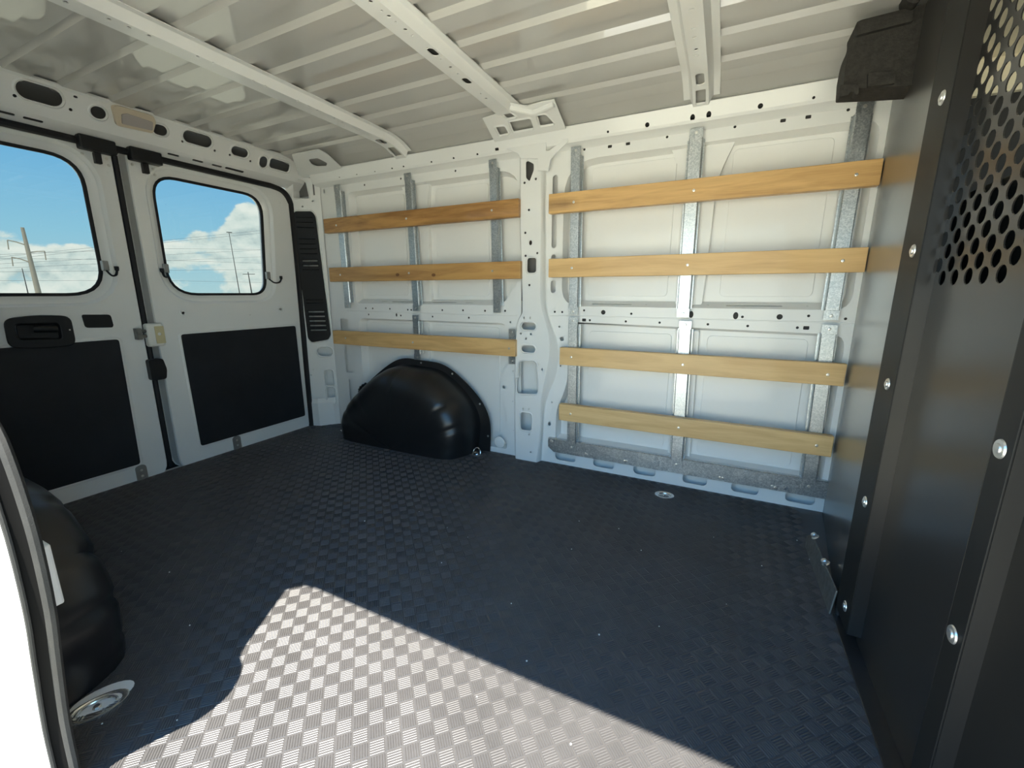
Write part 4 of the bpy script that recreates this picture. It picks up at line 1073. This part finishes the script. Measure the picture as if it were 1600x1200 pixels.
# edge of the cab headliner sticking out above the partition wing
hb = tag(empty('headliner_end', (0.36, 1.8, 1.48)), 'black textured foam end of the cab headliner above the partition', 'headliner trim')
bk2 = [(0.2571,1.4842),(0.2538,1.5307),(0.2561,1.5858),(0.2679,1.6222),(0.2627,1.6555),(0.4397,1.662),(0.472,1.4596),(0.3792,1.4694)]
mb = MB().sheet(fillet(bk2, [0.004, 0.004, 0.02, 0.012, 0.015, 0.01, 0.01, 0.01]), [], planeY(1.68), 0.10)
obj('end_block', mb, 'foam', hb, bevel=0.006, seg=3)
lg = [(0.2681,1.6136),(0.3902,1.62),(0.3865,1.644),(0.2634,1.6479)]
mb = MB().sheet(fillet(lg, 0.004), [], planeY(1.666), 0.02)
obj('upper_step', mb, 'foam', hb, bevel=0.004)
lg = [(0.308,1.5132),(0.3703,1.5034),(0.3746,1.4742),(0.3125,1.476)]
mb = MB().sheet(fillet(lg, 0.005), [], planeY(1.668), 0.016)
obj('pad', mb, 'foam', hb, bevel=0.003)
lg = [(0.2483,1.4595),(0.2443,1.4898),(0.282,1.488),(0.2901,1.4812),(0.292,1.4583),(0.2842,1.4578),(0.2813,1.4669),(0.2715,1.4682),(0.2689,1.4606)]
mb = MB().sheet(fillet(lg, 0.003, 2), [], planeY(1.66), 0.03)
obj('clip_foot', mb, 'foam', hb, bevel=0.002)
lg = [(0.3588,1.6867),(0.391,1.6783),(0.3941,1.6585),(0.3845,1.6514),(0.3671,1.6606),(0.3608,1.6694)]
mb = MB().sheet(fillet(lg, 0.01), [], planeY(1.65), 0.05)
obj('upper_knob', mb, 'foam', hb, bevel=0.008, seg=3)

# ------------------------------------------------------------------ what shows of the cab through the holes
cab = struct(empty('wall_front', (1.2, 1.07, 0)), 'dark cab beyond the perforated partition', 'wall')
obj('cab_lining', MB().box(0.56, 1.98, 0.0, 1.7, 2.0, 1.50).box(0.5, 0.1, -0.02, 1.9, 2.07, 0.0), 'cabin', cab)
obj('cab_seat_back', MB().box(0.60, 1.25, 0.0, 0.72, 1.85, 1.20), 'cabin', cab, bevel=0.05, seg=4)
obj('cab_seat_back', MB().box(0.60, 0.35, 0.0, 0.72, 0.95, 1.20), 'cabin', cab, bevel=0.05, seg=4)
obj('cab_headliner', MB().box(0.47, 0.16, 1.60, 1.5, 1.98, 1.63).box(0.47, 1.96, 1.50, 1.5, 1.98, 1.63), 'headliner', cab)
obj('cab_door_lining', MB().box(0.47, 0.02, -0.3, 1.9, 0.10, 1.70), 'cabin', cab)
obj('cab_side_lining', MB().box(0.47, 1.975, 0.0, 0.60, 2.0, 1.50).box(1.6, 1.9, 0.0, 1.9, 2.07, 1.7), 'cabin', cab)
obj('cab_dashboard', MB().box(1.5, 0.1, 0.0, 1.9, 2.07, 0.85), 'cabin', cab, bevel=0.05)

# ------------------------------------------------------------------ crumbs on the mat
random.seed(4)
mb = MB()
for q in [(-0.8892,1.2335),(-0.7818,1.2123),(-2.1993,1.9373),(-2.2271,1.5144),(-2.2615,1.5564),(-2.1739,1.5756),(-0.2842,1.521),(-0.4071,1.3108),(-0.1813,1.4133),(-0.4807,0.9726),(-0.0762,1.0734),(-0.3578,0.8104),(-0.2173,0.9716),(-1.5533,0.6045),(-1.241,0.5053),(-0.9718,0.3427),(-1.8405,0.5926),(-1.1058,0.2675),(-1.2149,1.1261),(-1.2701,1.3786),(-1.0667,1.284),(-0.7798,1.0414),(-0.5717,1.5276),(-0.44,1.5074),(0.0484,1.6208),(0.1973,1.503),(0.3263,1.7341),(-0.5563,0.541),(-0.4205,0.673),(-0.1955,0.6689),(-0.9993,0.5608),(0.3485,1.6163),(0.0903,1.2506)]:
    r_ = random.uniform(0.0012, 0.0028)
    mb.lathe([(r_ * 0.6, 0), (r_, r_ * 0.7), (r_ * 0.5, r_ * 1.3)], (q[0], q[1], 0.0012), (random.uniform(-.4, .4), random.uniform(-.4, .4), 1), 5)
o = obj('floor_grit', mb, 'grit'); o['kind'] = 'stuff'; o['label'] = 'scattered pale crumbs on the black mat'; o['category'] = 'grit'

# ------------------------------------------------------------------ outside: power poles and lines
def pole(base, top, r, arms, label, D, mt='pole'):
    root = tag(empty('utility_pole', (D, base[1], -0.56)), label, 'utility pole')
    mb = MB().tube([(D, base[1], -0.56), (D, top[1], top[2])], [r, r * 0.55], 10, up=(1, 0, 0))
    obj('shaft', mb, mt, root, smooth=True)
    for a in arms:
        mb = MB().tube(a[0], a[1], 6, up=(1, 0, 0))
        obj('crossarm' if len(a) < 3 else a[2], mb, mt, root, smooth=True)
b = [(-70,20.3267,0.7808),(-70,20.2266,7.9547)]
ar = [(-70,20.1019,6.1214),(-70,19.4918,6.3692),(-70,18.8755,6.4851),(-70,20.326,5.319),(-70,20.979,5.4871),(-70,21.5779,5.5658),(-70,20.1052,4.3028),(-70,19.4924,4.5899),(-70,18.8688,4.7147)]
il = [(-70,18.8755,6.4851),(-70,18.8086,5.515),(-70,21.5779,5.5658),(-70,21.5237,4.5822),(-70,18.8986,4.7168),(-70,18.8384,3.7751)]
pole(b[0], b[1], 0.27, [([ar[0], ar[1], ar[2]], 0.06), ([ar[3], ar[4], ar[5]], 0.06), ([ar[6], ar[7], ar[8]], 0.06), ([il[0], il[1]], 0.05, 'insulator'), ([il[2], il[3]], 0.05, 'insulator'), ([il[4], il[5]], 0.05, 'insulator')], 'tall pale power pole with three davit arms seen through the left rear window', -70)
b = [(-120,73.7824,0.8255),(-120,73.065,16.668)]
ar = [(-120,72.4614,16.6765),(-120,73.7992,16.7556)]
pole(b[0], b[1], 0.12, [([ar[0], ar[1]], 0.12)], 'tall thin power pole seen through the right rear window', -120, 'poledark')
b = [(-80,51.5022,0.6521),(-80,51.2306,4.7335)]
ar = [(-80,50.1813,4.3088),(-80,52.4688,4.3958)]
pole(b[0], b[1], 0.13, [([ar[0], ar[1]], 0.06)], 'short dark pole with one crossarm seen through the right rear window', -80, 'poledark')
b = [(-150,41.7591,0.6485),(-150,41.7366,6.6773)]
pole(b[0], b[1], 0.12, [], 'far thin pole beside the tall davit pole', -150, 'poledark')
ln = [(-90,22.0065,5.5215),(-90,42.279,9.811),(-90,62.9073,14.2406),(-90,118.4125,25.5947),(-90,21.9345,5.0999),(-90,42.2247,9.4487),(-90,62.836,13.6852),(-90,118.3431,24.6017),(-90,22.0784,5.9427),(-90,42.9026,8.6136),(-90,62.6236,10.1364),(-90,117.6758,15.0608),(-90,21.8625,4.678),(-90,42.7384,7.5126),(-90,62.6236,10.1364),(-90,117.7585,16.2431),(-90,21.7663,4.1148),(-90,42.9171,6.5222),(-90,62.6838,8.693),(-90,117.6166,14.2144),(-90,22.0065,5.5215),(-90,42.9308,6.6146),(-90,62.4957,7.2235),(-90,117.3071,9.7886),(-90,21.6941,3.6919),(-90,42.8347,4.8635),(-90,62.3361,5.9765),(-90,117.2352,8.7613),(-90,21.5012,2.5625),(-90,42.572,3.095),(-90,62.2203,3.1353),(-90,116.8736,3.5907)]
nm = ['highest', 'second highest', 'third highest', 'fourth highest', 'fifth highest', 'sixth highest', 'seventh highest', 'lowest']
for k in range(8):
    mb = MB().tube(ln[4 * k:4 * k + 4], 0.018, 5)
    tag(obj('power_line', mb, 'wire', smooth=True), nm[k] + ' power line crossing the sky behind the rear windows', 'power line', 'power lines behind the van')
